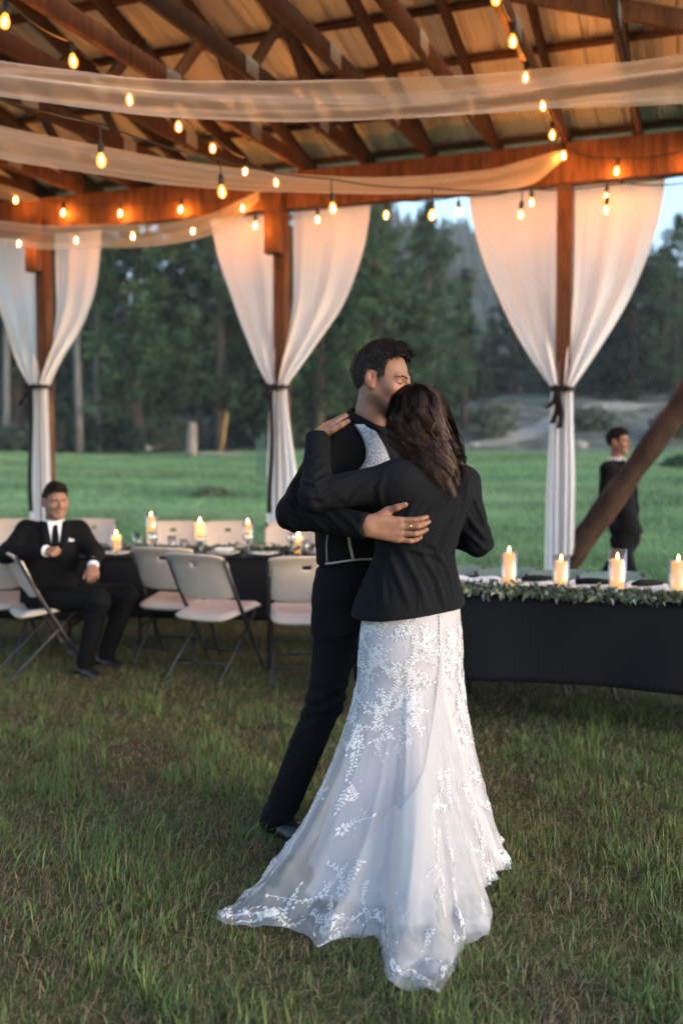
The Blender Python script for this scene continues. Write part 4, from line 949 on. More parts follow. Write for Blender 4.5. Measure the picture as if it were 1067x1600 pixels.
def frame(c, face, up=(0, 0, 1)):                  # local x right-of-face, y forward, z up
    y = nrm(face); x = nrm(np.cross(y, up)); z = np.cross(x, y); return np.stack([x, y, z], 1), np.asarray(c, float)
def head_local(neck_l, eyes_open, sc=1.0):
    P = [ell((0, -.018, .030), (.074, .095, .088)), ell((0, .028, -.028), (.060, .066, .080), k=.035)]
    for s in (-1, 1):
        P += [cap((s * .048, .0, -.055), (s * .020, .060, -.094), .020, .019, k=.03), cap((s * .036, .074, .014), (s * .010, .084, .012), .011, .011, k=.014), ell((s * .042, .056, -.028), (.022, .022, .02), k=.02)]
    P += [ell((0, .070, -.098), (.020, .018, .016), k=.02), cap((0, .080, .016), (0, .094, .0), .007, .008, k=.014), cap((0, .092, .002), (0, .110, -.034), .0075, .0105, k=.01)]
    for s in (-1, 1): P += [ell((s * .032, .098, -.004), (.017, .016, .012), k=.014, op='s'), ell((s * .031, .0735, -.004), (.0155, .0125, .0115), k=.003), ell((s * .0115, .098, -.037), (.008, .010, .007), k=.006)]
    P += [ell((0, .087, -.0615), (.021, .010, .0062), k=.005), ell((0, .086, -.0725), (.018, .010, .0068), k=.005)] if eyes_open else [ell((0, .087, -.0615), (.024, .010, .0062), k=.005), ell((0, .086, -.0725), (.020, .010, .0068), k=.005), cap((-.017, .0965, -.0688), (0, .0990, -.067), .0018, .0018, k=.003, op='s'), cap((.017, .0965, -.0688), (0, .0990, -.067), .0018, .0018, k=.003, op='s')]
    for s in (-1, 1):
        R = np.array([[math.cos(s * .45), -math.sin(s * .45), 0], [math.sin(s * .45), math.cos(s * .45), 0], [0, 0, 1]]).T
        P += [ell((s * .079, -.012, -.008), (.0085, .021, .032), R, k=.006), ell((s * .0900, -.003, .002), (.0120, .0115, .0185), R, k=.003, op='s'), ell((s * .077, -.004, -.034), (.007, .010, .010), k=.005)]
    P += [cap((0, -.022, -.045), neck_l, .056, .060, k=.03)]
    return P
def make_head(c, face, up, neck_w, eyes_open=False, sc=1.0):
    R, c = frame(c, face, up); nl = R.T @ (np.asarray(neck_w) - c) / sc; V, Q = blob(head_local(nl, eyes_open), .0032); V = smooth(V, Q, 1)
    bvh = BVHTree.FromPolygons([tuple(v) for v in V], [tuple(q) for q in Q])
    return dict(V=V @ (R.T * sc) + c, Q=Q, Vl=V, R=R * sc, c=c, bvh=bvh)
def on_face(H, x, z, off=.001):
    h = H['bvh'].ray_cast(Vector((x, .3, z)), Vector((0, -1, 0)))[0]; y = h[1] if h else .07; return H['R'] @ np.array([x, y + off, z]) + H['c']
def skin_zones(H, person, beard=1.0):              # the head's vertices come first in the body mesh
    P = H['Vl']; n = len(person.data.vertices); x, y, z = np.abs(P[:, 0]), P[:, 1], P[:, 2]
    st = sstep(-.030, -.055, z + .25 * (x - .02)) * sstep(-.01, .025, y) * (1 - sstep(-.118, -.14, z)) * beard
    st = np.maximum(st, .8 * beard * np.exp(-((z + .050) / .006) ** 2) * (y > .07) * (x < .03))
    fl = np.maximum.reduce([np.exp(-(((x - .045) / .018) ** 2 + ((z + .025) / .02) ** 2)) * (y > .03), sstep(.072, .084, x) * (np.abs(y + .012) < .03), np.exp(-((x / .014) ** 2 + ((z + .034) / .014) ** 2)) * (y > .09)])
    for nm, v in (('stubble', st), ('flush', fl)):
        a = person.data.attributes.new(nm, 'FLOAT', 'POINT'); w = np.zeros(n, np.float32); w[:len(v)] = v; a.data.foreach_set('value', w)
def face_bits(H, person, hair, open_eyes):
    skin_zones(H, person, .12 if open_eyes else 1.0)
    for s in (-1, 1):
        pts = [on_face(H, s * x, z, .0014) for x, z in ((.010, .012), (.016, .0150), (.023, .0175), (.030, .0188), (.038, .0182), (.045, .0155), (.052, .0105))]
        MB().tube(pts, [.0018, .0024, .0027, .0027, .0024, .0018, .0008], 6).build('eyebrow', hair, person, True)
        z0 = -.003 if open_eyes else -.009
        pts = [on_face(H, s * x, z + z0, .0006) for x, z in ((.018, .001), (.026, .0 if not open_eyes else .006), (.036, .0 if not open_eyes else .006), (.046, .002))]
        MB().tube(pts, [.0007, .0013, .0014, .0008], 5).build('eyelash', M['lash'], person, True)
        if open_eyes:
            an_ = np.linspace(0, 2 * PI, 14, endpoint=False)
            V = [on_face(H, s * .032, -.003, .0016)] + [on_face(H, s * .032 + .0125 * math.cos(a), -.003 + .0048 * math.sin(a), .0008) for a in an_]; fan = [(0, 1 + i, 1 + (i + 1) % 14) for i in range(14)]; mk('eye_white', V, fan, M['eye'], person)
            V = [on_face(H, s * .032, -.003, .0030)] + [on_face(H, s * .032 + .0058 * math.cos(a), -.003 + .0045 * math.sin(a), .0024) for a in an_]; mk('iris', V, fan, M['iris'], person)
    V = [on_face(H, x, z, .0006) for z, w in ((-.0580, .012), (-.0625, .0175), (-.0655, .018)) for x in np.linspace(-w, w, 9)]
    mk('lips', V, gridF(3, 9), M['lip'], person)
def hair_cap(H, person, m, length=.012, front=.062, seed=0, volume=(.02, .03), tufts=1400, name='hair'):
    """short hair: a cap over the skull, thicker on top, faded at the sides, with tufts"""
    lrn = np.random.default_rng(seed)
    P = [ell((0, -.022, .030), (.077 + length * .3, .098 + length * .45, .090 + length * .5)), ell((0, .006, .076 + volume[0]), (.058, .076, .042 + volume[1] * .4), k=.03)]
    V, Q = blob(P, .0040)
    def keep(p):
        x, y, z = np.abs(p[:, 0]), p[:, 1], p[:, 2]
        hl = front - .5 * np.clip(x - .035, 0, 1)                                             # hairline over the brow
        top = (z > hl - .25 * np.clip(.07 - y, 0, .06)); side = (y < .012 - .0 * z) & (z > -.005 - .55 * np.clip(-.012 - y, 0, .1)); burn = (y < .034) & (y > .008) & (z > -.022) & (x > .05)
        nape = (y < -.045) & (z > -.085)
        ear = (np.abs(y + .012) < .025) & (z < .026) & (x > .055)
        return ((top | side | nape) & ~ear) | (burn & ~ear)
    fc = V[Q].mean(1); Q = Q[keep(fc)]
    N = vnormals(V, Q); V = V + N * (.003 * wob(V * np.array([1, .4, .6]), 90, seed) + .0025 * wob(V, 160, seed + 1))[:, None]
    used_ = np.unique(Q); rm = np.full(len(V), -1); rm[used_] = np.arange(len(used_)); V2 = V[used_]; Q2 = rm[Q]
    W_ = V2 @ H['R'].T + H['c']; o = mk(name, W_, Q2, m, person); o.modifiers.new('t', 'SOLIDIFY').thickness = .006
    # tufts swept forward and up
    pick = lrn.integers(0, len(V2), tufts); P0 = V2[pick]; n0 = N[used_][pick]; T = []; F = []
    for p, nn in zip(P0, n0):
        up = sstep(.02, .10, p[2]); L_ = (.008 + .012 * up) * lrn.uniform(.6, 1.3); d = nrm(np.array([lrn.normal() * .35, .75 * up - .35 * (1 - up), -.05 * up - .75 * (1 - up)]) + nn * (.08 + .10 * up) + lrn.normal(size=3) * .25)
        s = nrm(np.cross(d, nn)) * .0016; b0 = len(T); q = p + nn * .001; T += [q - s, q + s, q + d * L_ * .55 + s * .8, q + d * L_ * .55 - s * .8, q + d * L_ + np.array([0, .15, -.25]) * L_ * .5]; F += [(b0, b0 + 1, b0 + 2, b0 + 3), (b0 + 3, b0 + 2, b0 + 4)]
    if T: tag(mk('hair_tufts', np.array(T) @ H['R'].T + H['c'], F, m, o), kind='stuff')
    return o
def hand_prims(wr, kn, n, thumb, L=(.070, .078, .072, .056), curl=(.25, .3, .2), W=.070, r=.0095, tdir=None, sc=1.0, spread=.06, fore=None):
    wr = np.asarray(wr, float); kn = np.asarray(kn, float); d = nrm(kn - wr); n = nrm(n - (np.asarray(n) @ d) * d); s = np.cross(n, d)
    if s @ np.asarray(thumb) < 0: s = -s
    P = []
    for i in range(4):
        o = (.5 - i / 3) * W * sc; k_ = kn + s * o - d * (.006, 0, .004, .014)[i] * sc; P.append(cap(wr + s * o * .55 + n * .002, k_, .0155 * sc, .0125 * sc, k=.014))
        p = k_; ang = 0; rr = r * sc * (1, 1.02, .97, .88)[i]; dv = nrm(d + s * (.5 - i / 3) * spread * 2)
        for j, fr in enumerate((.44, .31, .25)):
            ang += curl[j] * (1 + .12 * i); q = p + (dv * math.cos(ang) - n * math.sin(ang)) * L[i] * fr * sc; P.append(cap(p, q, rr * (1, .93, .85)[j], rr * (.93, .85, .74)[j], k=.004)); p = q
    t0 = wr + s * W * .42 * sc + d * .012 * sc; td = nrm(d * .75 + s * .65 - n * .15) if tdir is None else nrm(tdir)
    t1 = t0 + td * .038 * sc; t2 = t1 + nrm(td + d * .25) * .032 * sc; t3 = t2 + nrm(td + d * .4) * .026 * sc
    P += [cap(t0 - s * .01, t1, .0165 * sc, .0125 * sc, k=.012), cap(t1, t2, .0115 * sc, .0105 * sc, k=.004), cap(t2, t3, .0105 * sc, .0082 * sc, k=.004)]
    P.append(cap(wr - (d if fore is None else nrm(fore)) * .06 * sc, wr + d * .01 * sc, .026 * sc, .027 * sc, k=.012, sq=(n, .75))); return P
def make_shoe(heel, toe, person, name='shoe', r=.043):
    heel = np.asarray(heel, float); toe = np.asarray(toe, float); d = nrm(toe - heel); up = V3(0, 0, 1)
    P = [cap(heel + up * .035, mix(heel, toe, .45) + up * .035, r * .86, r, k=.03, sq=(up, .85)), cap(mix(heel, toe, .45) + up * .026, toe - d * .03 + up * .022, r, r * .78, k=.03, sq=(up, .62)), cap(heel + d * .02 + up * .05, heel + d * .035 + up * .10, .040, .038, k=.02), plane(heel + up * .004, -up)]
    V, Q = blob(P, .005); o = mk(name, V, Q, M['shoe'], person); s = nrm(np.cross(d, up)); L_ = np.linalg.norm(toe - heel); T = []
    for z in (0, .012):
        for i in range(20):
            a = 2 * PI * i / 20; T.append(mix(heel, toe, .5) + d * math.cos(a) * (L_ / 2 + .018) + s * math.sin(a) * (r + .003) * (1 + .12 * math.cos(a)) + up * (z + .001))
    mk('sole', T, [tuple(f) for f in gridF(2, 20, True)] + [tuple(range(20))[::-1], tuple(range(20, 40))], M['sole'], o)
def sleeve(sh, el, wr, r=(.064, .055, .052, .042), k=.03): return [cap(sh, el, r[0], r[1], k=k), cap(el, wr, r[2], r[3], k=.025), plane_local(wr, nrm(np.asarray(wr) - np.asarray(el)))]
def plane_local(c, n):                             # trims only close to a cuff
    c = np.asarray(c, float); n = nrm(n)
    def f(x, y, z): return np.minimum(-((x - c[0]) * n[0] + (y - c[1]) * n[1] + (z - c[2]) * n[2]), .09 - np.sqrt((x - c[0]) ** 2 + (y - c[1]) ** 2 + (z - c[2]) ** 2)) * -1 + 0
    return None
def trim(V, Q, cuts):                              # drop faces past each cuff plane (within reach)
    c = V[Q].mean(1); ok = np.ones(len(Q), bool)
    for (p, n, reach) in cuts: ok &= ~((((c - np.asarray(p)) @ nrm(n)) > 0) & (np.linalg.norm(c - np.asarray(p), axis=1) < reach))
    Q = Q[ok]; u = np.unique(Q); rm = np.full(len(V), -1); rm[u] = np.arange(len(u)); return V[u], rm[Q]
def solid(o, t=.004): md = o.modifiers.new('t', 'SOLIDIFY'); md.thickness = t; md.offset = -1; return o
def ang_of(F): return math.atan2(F[1], F[0]) - PI / 2      # heading of the across axis for a body facing F

# ------------------------------------------------------------------ a man in a suit (used for the two guests)
def suit_man(J, label, hair_m, skin, seed, open_eyes=True, bow=False):
    F = nrm(J['F']); ac = ang_of(F); R = nrm(np.cross(F, (0, 0, 1)))
    H = make_head(J['head'], J['face'], J.get('up', (0, 0, 1)), J['neck'], open_eyes, .97)
    pv, ch, nk = J['pelvis'], J['chest'], J['neck']
    body = [cap(pv, ch, .11, .12, k=.05), cap(ch, nk, .10, .055, k=.04)]
    for s in 'RL':
        body += [cap(J['sh' + s], J['el' + s], .034, .028), cap(J['el' + s], J['wr' + s], .028, .020), cap(J['hip' + s], J['kn' + s], .06, .04), cap(J['kn' + s], J['an' + s], .05, .038)]
    parts = [(H['V'], H['Q']), blob(body, .013)]
    for s in 'RL':
        if J.get('hand' + s): parts.append(blob(hand_prims(J['wr' + s], *J['hand' + s], sc=.88), .0035))
    V, Q = joinM(parts); person = mk('person', V, Q, skin); tag(person, label, 'person')
    face_bits(H, person, hair_m, open_eyes); hair_cap(H, person, hair_m, .008, .066, seed, (.008, .015), 700)
    # jacket
    lv = [(J['hem'][2], *J['hem'][:2], .195, .150), (pv[2] + .06, *mix(pv, J['hem'], .3)[:2], .188, .142), (mix(pv, ch, .5)[2], *mix(pv, ch, .5)[:2], .172, .125), (ch[2], *ch[:2], .190, .130), (mix(ch, nk, .6)[2], *mix(ch, nk, .6)[:2], .175, .105), (nk[2] - .012, *nk[:2], .085, .075)]
    P = [loft(lv, ac, k=.03)]
    for s in 'RL': P += [cap(mix(nk, J['sh' + s], .25) - V3(0, 0, .05), J['sh' + s], .05, .068, k=.05), cap(J['sh' + s], J['el' + s], .068, .058, k=.03), cap(J['el' + s], J['wr' + s], .057, .044, k=.025)]
    V, Q = blob(P, .008); V, Q = trim(V, Q, [(J['wr' + s], J['wr' + s] - J['el' + s], .09) for s in 'RL'])
    V = creases(V, Q, .0035, [(J['el' + s], J['wr' + s] - J['sh' + s], .07, .004) for s in 'RL'], seed=seed % 4, f=12); jk = solid(mk('jacket', V, Q, M['suit'], person))
    # trousers
    P = [ell(pv, (.165, .125, .13), np.array([R, F, [0, 0, 1]]), k=.05)]
    for s in 'RL': P += [cap(J['hip' + s], J['kn' + s], .092, .070, k=.05), cap(J['kn' + s], J['an' + s], .068, .058, k=.03)]
    V, Q = blob(P, .009); V = creases(V, Q, .004, [(J['kn' + s], J['an' + s] - J['hip' + s], .09, .004) for s in 'RL'], seed=(seed + 1) % 4, f=10); mk('trousers', V, Q, M['suit'], person)
    for s in 'RL':
        a = J['an' + s]; d = nrm(J['toe' + s]); g = HZ(a[0], a[1]); make_shoe(V3(a[0], a[1], g) - d * .06, V3(a[0], a[1], g) + d * .17, person)
        MB().tube([J['wr' + s] - nrm(J['wr' + s] - J['el' + s]) * .02, J['wr' + s] + nrm(J['wr' + s] - J['el' + s]) * .014], .037, 14).build('cuff', M['shirt_white'], person, True)
    # shirt front, collar, tie, lapels
    bvh = BVHTree.FromPolygons([tuple(v) for v in np.array([jk.data.vertices[i].co for i in range(len(jk.data.vertices))])], [tuple(p.vertices) for p in jk.data.polygons])
    def chestp(u, z, off):
        o = V3(nk[0], nk[1], 0) + F * .6 + R * u + V3(0, 0, z); h = bvh.ray_cast(Vector(o), Vector(-F))[0]
        return (np.array(h) if h is not None and (np.array(h) - np.array(nk)) @ F > -.03 else V3(nk[0], nk[1], z) + R * u + F * .06) + F * off
    zt, zb = nk[2] + .012, nk[2] - .24; V = []
    for i in range(8):
        t = i / 7; z = zt + (zb - zt) * t; w = .042 * (1 - t) ** .8 + .004
        for j in range(5): V.append(chestp((j / 4 * 2 - 1) * w, z, .006))
    mk('shirt_front', V, gridF(8, 5), M['shirt_white'], person)
    V = []
    for a in np.linspace(0, 2 * PI, 22):
        q = nk + R * math.sin(a) * .070 + F * (math.cos(a) * .070 + .004); dz = -.026 * (1 + math.cos(a)) / 2
        V += [q + V3(0, 0, dz - .012), nk + (q - nk) * .90 + V3(0, 0, .034 + dz * .7)]
    solid(mk('collar', V, gridF(22, 2), M['shirt_white'], person), .004)
    if bow:
        kn = chestp(0, nk[2] - .018, .018); mb = MB()
        for s in (-1, 1): mb.tube([kn, kn + R * s * .02, kn + R * s * .048], [.007, .014, .019], 8, flat=.5)
        mb.build('bow_tie', M['suit'], person, True)
    else:
        V = []
        for i in range(8):
            t = i / 7; z = nk[2] - .012 - .23 * t; w = (.017 if i < 2 else .018 + .012 * t)
            for j in (-1, 0, 1): V.append(chestp(j * w, z, .012 + .006 * (j == 0)))
        solid(mk('tie', V, gridF(8, 3), M['shirt_black'], person), .004)
    for s in (-1, 1):
        V = []
        for i in range(9):
            t = i / 8; z = zt - .004 + (zb - .02 - zt) * t; u0 = .046 * (1 - t) ** .85 + .002; w = .050 * math.sin(PI * min(1, .25 + t * .75)) + .008
            V += [chestp(s * u0, z, .010), chestp(s * (u0 + w), z + .01, .009)]
        solid(mk('lapel', V, gridF(9, 2), M['suit'], jk), .003)
    if J.get('square'):
        p = chestp(-.095, nk[2] - .115, .006); mk('pocket_square', [p, p + nrm(np.cross((0, 0, 1), F)) * -.04, p + R * .04 + V3(0, 0, .016), p + V3(0, 0, .014)], [(0, 1, 2, 3)] if False else [(0, 2, 3)], M['shirt_white'], person)
        MB().box(p + R * .0 + F * .002, (.045, .006, .014), np.stack([R, F, V3(0, 0, 1)], 1)).build('pocket_square_fold', M['shirt_white'], person)
    return person

# ---- the seated guest
Y0 = 6.55
J = dict(F=(.34, -.94, 0), face=(.52, -.84, -.06), head=at(88, 783, 6.52), neck=at(85, 816, 6.56), chest=at(80, 858, 6.58), pelvis=V3(-1.95, 6.62, .50), hem=V3(-1.94, 6.60, .47),
         shR=at(43, 829, 6.54), elR=at(10, 866, 6.42), wrR=at(72, 861, 6.26), shL=at(123, 830, 6.62), elL=at(149, 866, 6.58), wrL=at(146, 884, 6.34),
         hipR=V3(-2.00, 6.55, .50), knR=V3(-1.56, 6.36, .50), anR=V3(-1.665, 6.42, .09), hipL=V3(-1.92, 6.68, .50), knL=V3(-1.44, 6.66, .50), anL=V3(-1.60, 6.72, .09),
         toeR=V3(.75, -.65, 0), toeL=V3(.85, -.5, 0), square=True)
J['handR'] = (J['wrR'] + V3(.070, -.03, .004), V3(.1, -.6, .75), V3(-.2, -.2, .9), (.060, .066, .062, .050), (1.1, 1.3, .7), .066, .0095, V3(.55, -.55, -.45)); J['handL'] = (J['wrL'] + V3(.012, -.055, -.055), V3(.2, -.75, .65), V3(-.9, 0, .1), (.066, .074, .068, .052), (.6, .7, .5), .066, .0095, V3(-.35, -.5, -.8))
for k_ in list(J): J[k_] = np.asarray(J[k_], float) if isinstance(J[k_], (tuple, np.ndarray)) and not k_.startswith('hand') else J[k_]
suit_man(J, 'young man in black suit and tie sitting sideways on a folding chair', M['hair_short'], M['skin_fair'], 3)
# ---- the man walking outside
J = dict(F=(.92, -.38, 0), face=(.80, -.60, -.02), head=at(966, 690, 9.12), neck=at(964, 719, 9.12), chest=at(966, 765, 9.12), pelvis=at(978, 838, 9.14), hem=at(978, 833, 9.14),
         shR=at(949, 733, 9.00), elR=at(944, 790, 9.00), wrR=at(962, 832, 9.05), shL=at(981, 733, 9.26), elL=at(988, 795, 9.32), wrL=at(990, 832, 9.22),
         hipR=at(968, 845, 9.06), knR=at(984, 905, 9.02), hipL=at(982, 845, 9.22), knL=at(950, 898, 9.24), toeR=V3(.93, -.3, 0), toeL=V3(.93, -.3, 0))
J['anR'] = V3(J['knR'][0] - .03, 9.03, HZ(0, 9.03) + .09); J['anL'] = V3(J['knL'][0] - .28, 9.26, HZ(0, 9.26) + .12)
J['handR'] = (J['wrR'] + V3(.02, .02, -.07), V3(0, -1, 0), V3(1, 0, 0), (.066, .074, .068, .052), (.4, .5, .4))
J['handL'] = (J['wrL'] + V3(.0, -.03, -.07), V3(0, 1, 0), V3(1, 0, 0), (.066, .074, .068, .052), (.4, .5, .4))
for k_ in list(J): J[k_] = np.asarray(J[k_], float) if isinstance(J[k_], (tuple, np.ndarray)) and not k_.startswith('hand') else J[k_]
suit_man(J, 'short haired man in dark suit and bow tie walking behind the log brace', M['hair_short'], M['skin_fair'], 5, bow=True)

# ------------------------------------------------------------------ the bride (back to the camera)
BF = nrm((-.45, .89, 0)); BR = nrm(np.cross(BF, (0, 0, 1))); bac = ang_of(BF)
def lvl(px, py, Y, a, b): p = at(px, py, Y); return (p[2], p[0], p[1], a, b)
b_nk, b_hd = at(662, 716, 3.42), at(646, 661, 3.45)
bJ = dict(shL=at(622, 752, 3.325), elL=at(493, 774, 3.285), wrL=at(497, 682, 3.42), shR=at(719, 757, 3.47), elR=at(746, 846, 3.47), wrR=at(672, 822, 3.66))
H_b = make_head(b_hd, (-.55, .80, -.12), (0.05, .1, 1), b_nk, False, .86)
body = [cap(at(645, 960, 3.40), at(661, 800, 3.40), .08, .075, k=.05), cap(at(661, 800, 3.40), b_nk, .075, .045, k=.05)]
for s in 'LR': body += [cap(bJ['sh' + s], bJ['el' + s], .035, .03), cap(bJ['el' + s], bJ['wr' + s], .03, .022)]
for s, x in ((1, .30), (-1, .17)): body += [cap(V3(x, 3.40, .86), V3(x + .01, 3.38, .46), .075, .05), cap(V3(x + .01, 3.38, .46), V3(x, 3.38, .06), .045, .03), cap(V3(x, 3.38, .05), V3(x - .06, 3.50, .03), .03, .025)]
hL = hand_prims(bJ['wrL'], at(518, 661, 3.455), V3(-.45, -.25, .85), V3(.3, -1, .2), (.058, .064, .058, .046), (.10, .12, .08), W=.058, r=.0078, sc=.98, tdir=V3(.75, -.25, .35), fore=bJ['wrL'] - bJ['elL'])
hR = hand_prims(bJ['wrR'], bJ['wrR'] + V3(-.06, .03, .01), V3(-.5, -.6, .5), V3(0, 0, 1), (.058, .064, .058, .046), (.3, .3, .2), W=.058, r=.0078)
V, Q = joinM([(H_b['V'], H_b['Q']), blob(body, .012), blob(hL, .0024), blob(hR, .004)])
bride = mk('person', V, Q, M['skin_fair']); tag(bride, 'woman in white lace gown and black jacket embracing the man, her back to us', 'person')
# jacket
P = [loft([lvl(637, 962, 3.40, .198, .160), lvl(640, 935, 3.40, .190, .150), lvl(647, 868, 3.39, .138, .112), lvl(656, 815, 3.385, .150, .120), lvl(664, 770, 3.39, .180, .118), lvl(667, 738, 3.40, .180, .095), lvl(665, 724, 3.415, .110, .075), lvl(662, 708, 3.42, .062, .058)], bac, k=.03)]
P += [cap(mix(b_nk, bJ['shL'], .35) - V3(0, 0, .045), bJ['shL'], .05, .066, k=.05), cap(mix(b_nk, bJ['shR'], .45) - V3(0, 0, .028), bJ['shR'] + V3(0, 0, .006), .045, .056, k=.04)]
P += [cap(bJ['shL'], bJ['elL'], .068, .054, k=.035), cap(bJ['elL'], bJ['wrL'], .054, .041, k=.02), cap(bJ['shR'], bJ['elR'], .062, .050, k=.03), cap(bJ['elR'], bJ['wrR'], .050, .040, k=.02)]
P += [cuff(bJ['wrL'], bJ['wrL'] - bJ['elL']), cuff(bJ['wrR'], bJ['wrR'] - bJ['elR']), plane(at(637, 955, 3.40), V3(.10, 0, -1))]
V, Q = blob(P, .0055)
V = creases(V, Q, .0018, [(bJ['elL'], V3(.6, 0, .6), .05, .0025), (bJ['elR'], V3(.2, .3, -1), .06, .0030)], (), 1, 13)
V = px_ridges(V, Q, [([(602, 852), (622, 900), (640, 948)], .010, .0085), ([(628, 858), (652, 905), (668, 950)], .010, .0075), ([(655, 855), (682, 905), (694, 948)], .010, .0080), ([(676, 850), (700, 890), (710, 930)], .009, .0060), ([(705, 775), (672, 800), (640, 838)], .009, .0060), ([(716, 800), (700, 830), (682, 862)], .009, .0065), ([(655, 775), (640, 800), (634, 830)], .008, .0045), ([(590, 880), (598, 915), (600, 946)], .009, .0060), ([(690, 870), (660, 862), (636, 858)], .008, .0055),
 ([(600, 738), (592, 765), (598, 800)], .009, .0060), ([(588, 748), (560, 768), (535, 800)], .009, .0050), ([(560, 740), (530, 752), (505, 748)], .008, .0042), ([(474, 752), (492, 756), (515, 742)], .007, .0065), ([(472, 735), (490, 742), (510, 728)], .007, .0060), ([(474, 712), (492, 720), (508, 712)], .007, .0045), ([(478, 775), (500, 778), (525, 760)], .007, .0060), ([(486, 795), (510, 790), (535, 772)], .007, .0050),
 ([(738, 772), (750, 800), (762, 826)], .008, .0060), ([(728, 800), (742, 822), (762, 846)], .008, .0065), ([(722, 828), (740, 842), (758, 860)], .007, .0055), ([(735, 745), (728, 770), (724, 800)], .008, .0055)])
bj = solid(mk('jacket', V, Q, M['jacket'], bride), .005)
bj_bvh = BVHTree.FromPolygons([tuple(v) for v in V], [tuple(q) for q in Q])
def hit(bvh, px, py, off):
    r = ray(px, py); h = bvh.ray_cast(Vector((0, 0, CAM_H)), Vector(nrm(r)))[0]
    return None if h is None else np.array(h) - nrm(r) * off
# seams down the back of the jacket
for name_, pts in (('back_seam', [(676, 745), (672, 790), (662, 860), (655, 905), (652, 953)]), ('side_seam', [(713, 800), (696, 840), (684, 880), (688, 920), (694, 953)]), ('side_seam', [(634, 760), (628, 800), (610, 870), (596, 915), (588, 948)]), ('armhole_seam', [(733, 745), (728, 775), (722, 800), (712, 815)]), ('armhole_seam', [(601, 735), (598, 760), (600, 785), (606, 800)])):
    c = [hit(bj_bvh, x, y, -.0002) for x, y in pts]; c = [q for q in c if q is not None]
    if len(c) > 2: MB().tube(spline(c, 4), .0013, 5).build(name_, M['jacket'], bj, True)
# hair: long loose waves
lrn = np.random.default_rng(8)
def hz(py): return at(657, py, 3.42)[2]
HZs = np.array([hz(y) for y in (598, 604, 620, 650, 690, 730, 765, 790)])[::-1]
HX_ = np.array([at(x, 650, 3.42)[0] for x in (650, 650, 652, 653, 662, 680, 691, 693)])[::-1]; HY_ = np.array([3.43, 3.43, 3.425, 3.415, 3.40, 3.36, 3.325, 3.305])[::-1]
HA = np.array([.010, .045, .086, .104, .106, .080, .050, .030])[::-1]; HBk = np.array([.012, .055, .098, .112, .105, .075, .045, .03])[::-1]
def env(z): return [np.interp(z, HZs, t) for t in (HX_, HY_, HA, HBk)]
ztop, zbot = hz(599), hz(788); V = []; n = 34; K = 40
for i in range(n):
    z = ztop - .004 + (hz(745) - ztop) * i / (n - 1); cx, cyy, a, b_ = env(z); th = np.linspace(0, 2 * PI, K, endpoint=False)
    front = np.clip(np.cos(th - math.atan2(BF[1], BF[0])), 0, 1) * sstep(hz(640), hz(665), z)          # opens for the face
    for t, f in zip(th, front): V.append((cx + math.cos(t) * a * .90 * (1 - .45 * f), cyy + math.sin(t) * b_ * .90 * (1 - .45 * f), z))
V = np.array(V); V += .005 * wob(V * np.array([1, 1, .3]), 60, 1)[:, None] * nrm(V3(1, 1, 0)); hb = mk('hair', V, np.concatenate([gridF(n, K, True)]), M['hair_brown'], bride)
T = []; F = []
face_a = math.atan2(BF[1], BF[0] - .2)
for c_ in range(230):
    phi = face_a + lrn.uniform(.78, 2 * PI - .78); rho = lrn.uniform(.86, 1.05); ph1, ph2 = lrn.uniform(0, 6.28, 2); lam = lrn.uniform(.085, .135); amp = lrn.uniform(.010, .022); rgt = .5 + .5 * math.cos(phi - math.radians(-40))
    ze = hz(lrn.uniform(700, 752) + 34 * rgt * lrn.random()); drift = lrn.normal() * .35
    for s_ in range(16):
        o = lrn.normal(size=2) * (.008 if s_ < 14 else .022); pts = []; m_ = 18; lift = lrn.random() < .05
        for i in range(m_):
            t = i / (m_ - 1); z = ztop - .002 - (ztop - ze) * (t ** 1.25 if t < .3 else t ** 1.25); cx, cyy, a, b_ = env(z); k_ = sstep(.25, .8, t); cl = (1 - .55 * k_)
            p = phi + drift * t * .5 + o[0] * 6 * (1 - t * .5); rr = rho + o[1] * 2 * cl
            w1 = amp * k_ * math.sin(2 * PI * (ztop - z) / lam + ph1); w2 = amp * k_ * math.cos(2 * PI * (ztop - z) / lam + ph1 + .8)
            q = V3(cx + math.cos(p) * a * rr + w1 * -math.sin(p) + w2 * .8 * math.cos(p) + o[0] * cl * k_, cyy + math.sin(p) * b_ * rr + w1 * math.cos(p) + w2 * .8 * math.sin(p) + o[1] * cl * k_, z + (.006 * math.sin(PI * t) if lift else 0)); pts.append(q)
        w = lrn.uniform(.0008, .0017); b0 = len(T)
        for i, q in enumerate(pts):
            out = nrm(V3(q[0] - cx, q[1] - cyy, 0)); d = nrm(pts[min(i + 1, m_ - 1)] - pts[max(i - 1, 0)]); sd2 = nrm(np.cross(d, out)); wi = w * (1 if i < m_ - 4 else (m_ - 1 - i) / 4 + .1); T += [q - sd2 * wi, q + sd2 * wi]
        F += [(b0 + 2 * i, b0 + 2 * i + 1, b0 + 2 * i + 3, b0 + 2 * i + 2) for i in range(m_ - 1)]
tag(mk('hair_strands', np.array(T), np.array(F), M['hair_brown'], hb), kind='stuff')

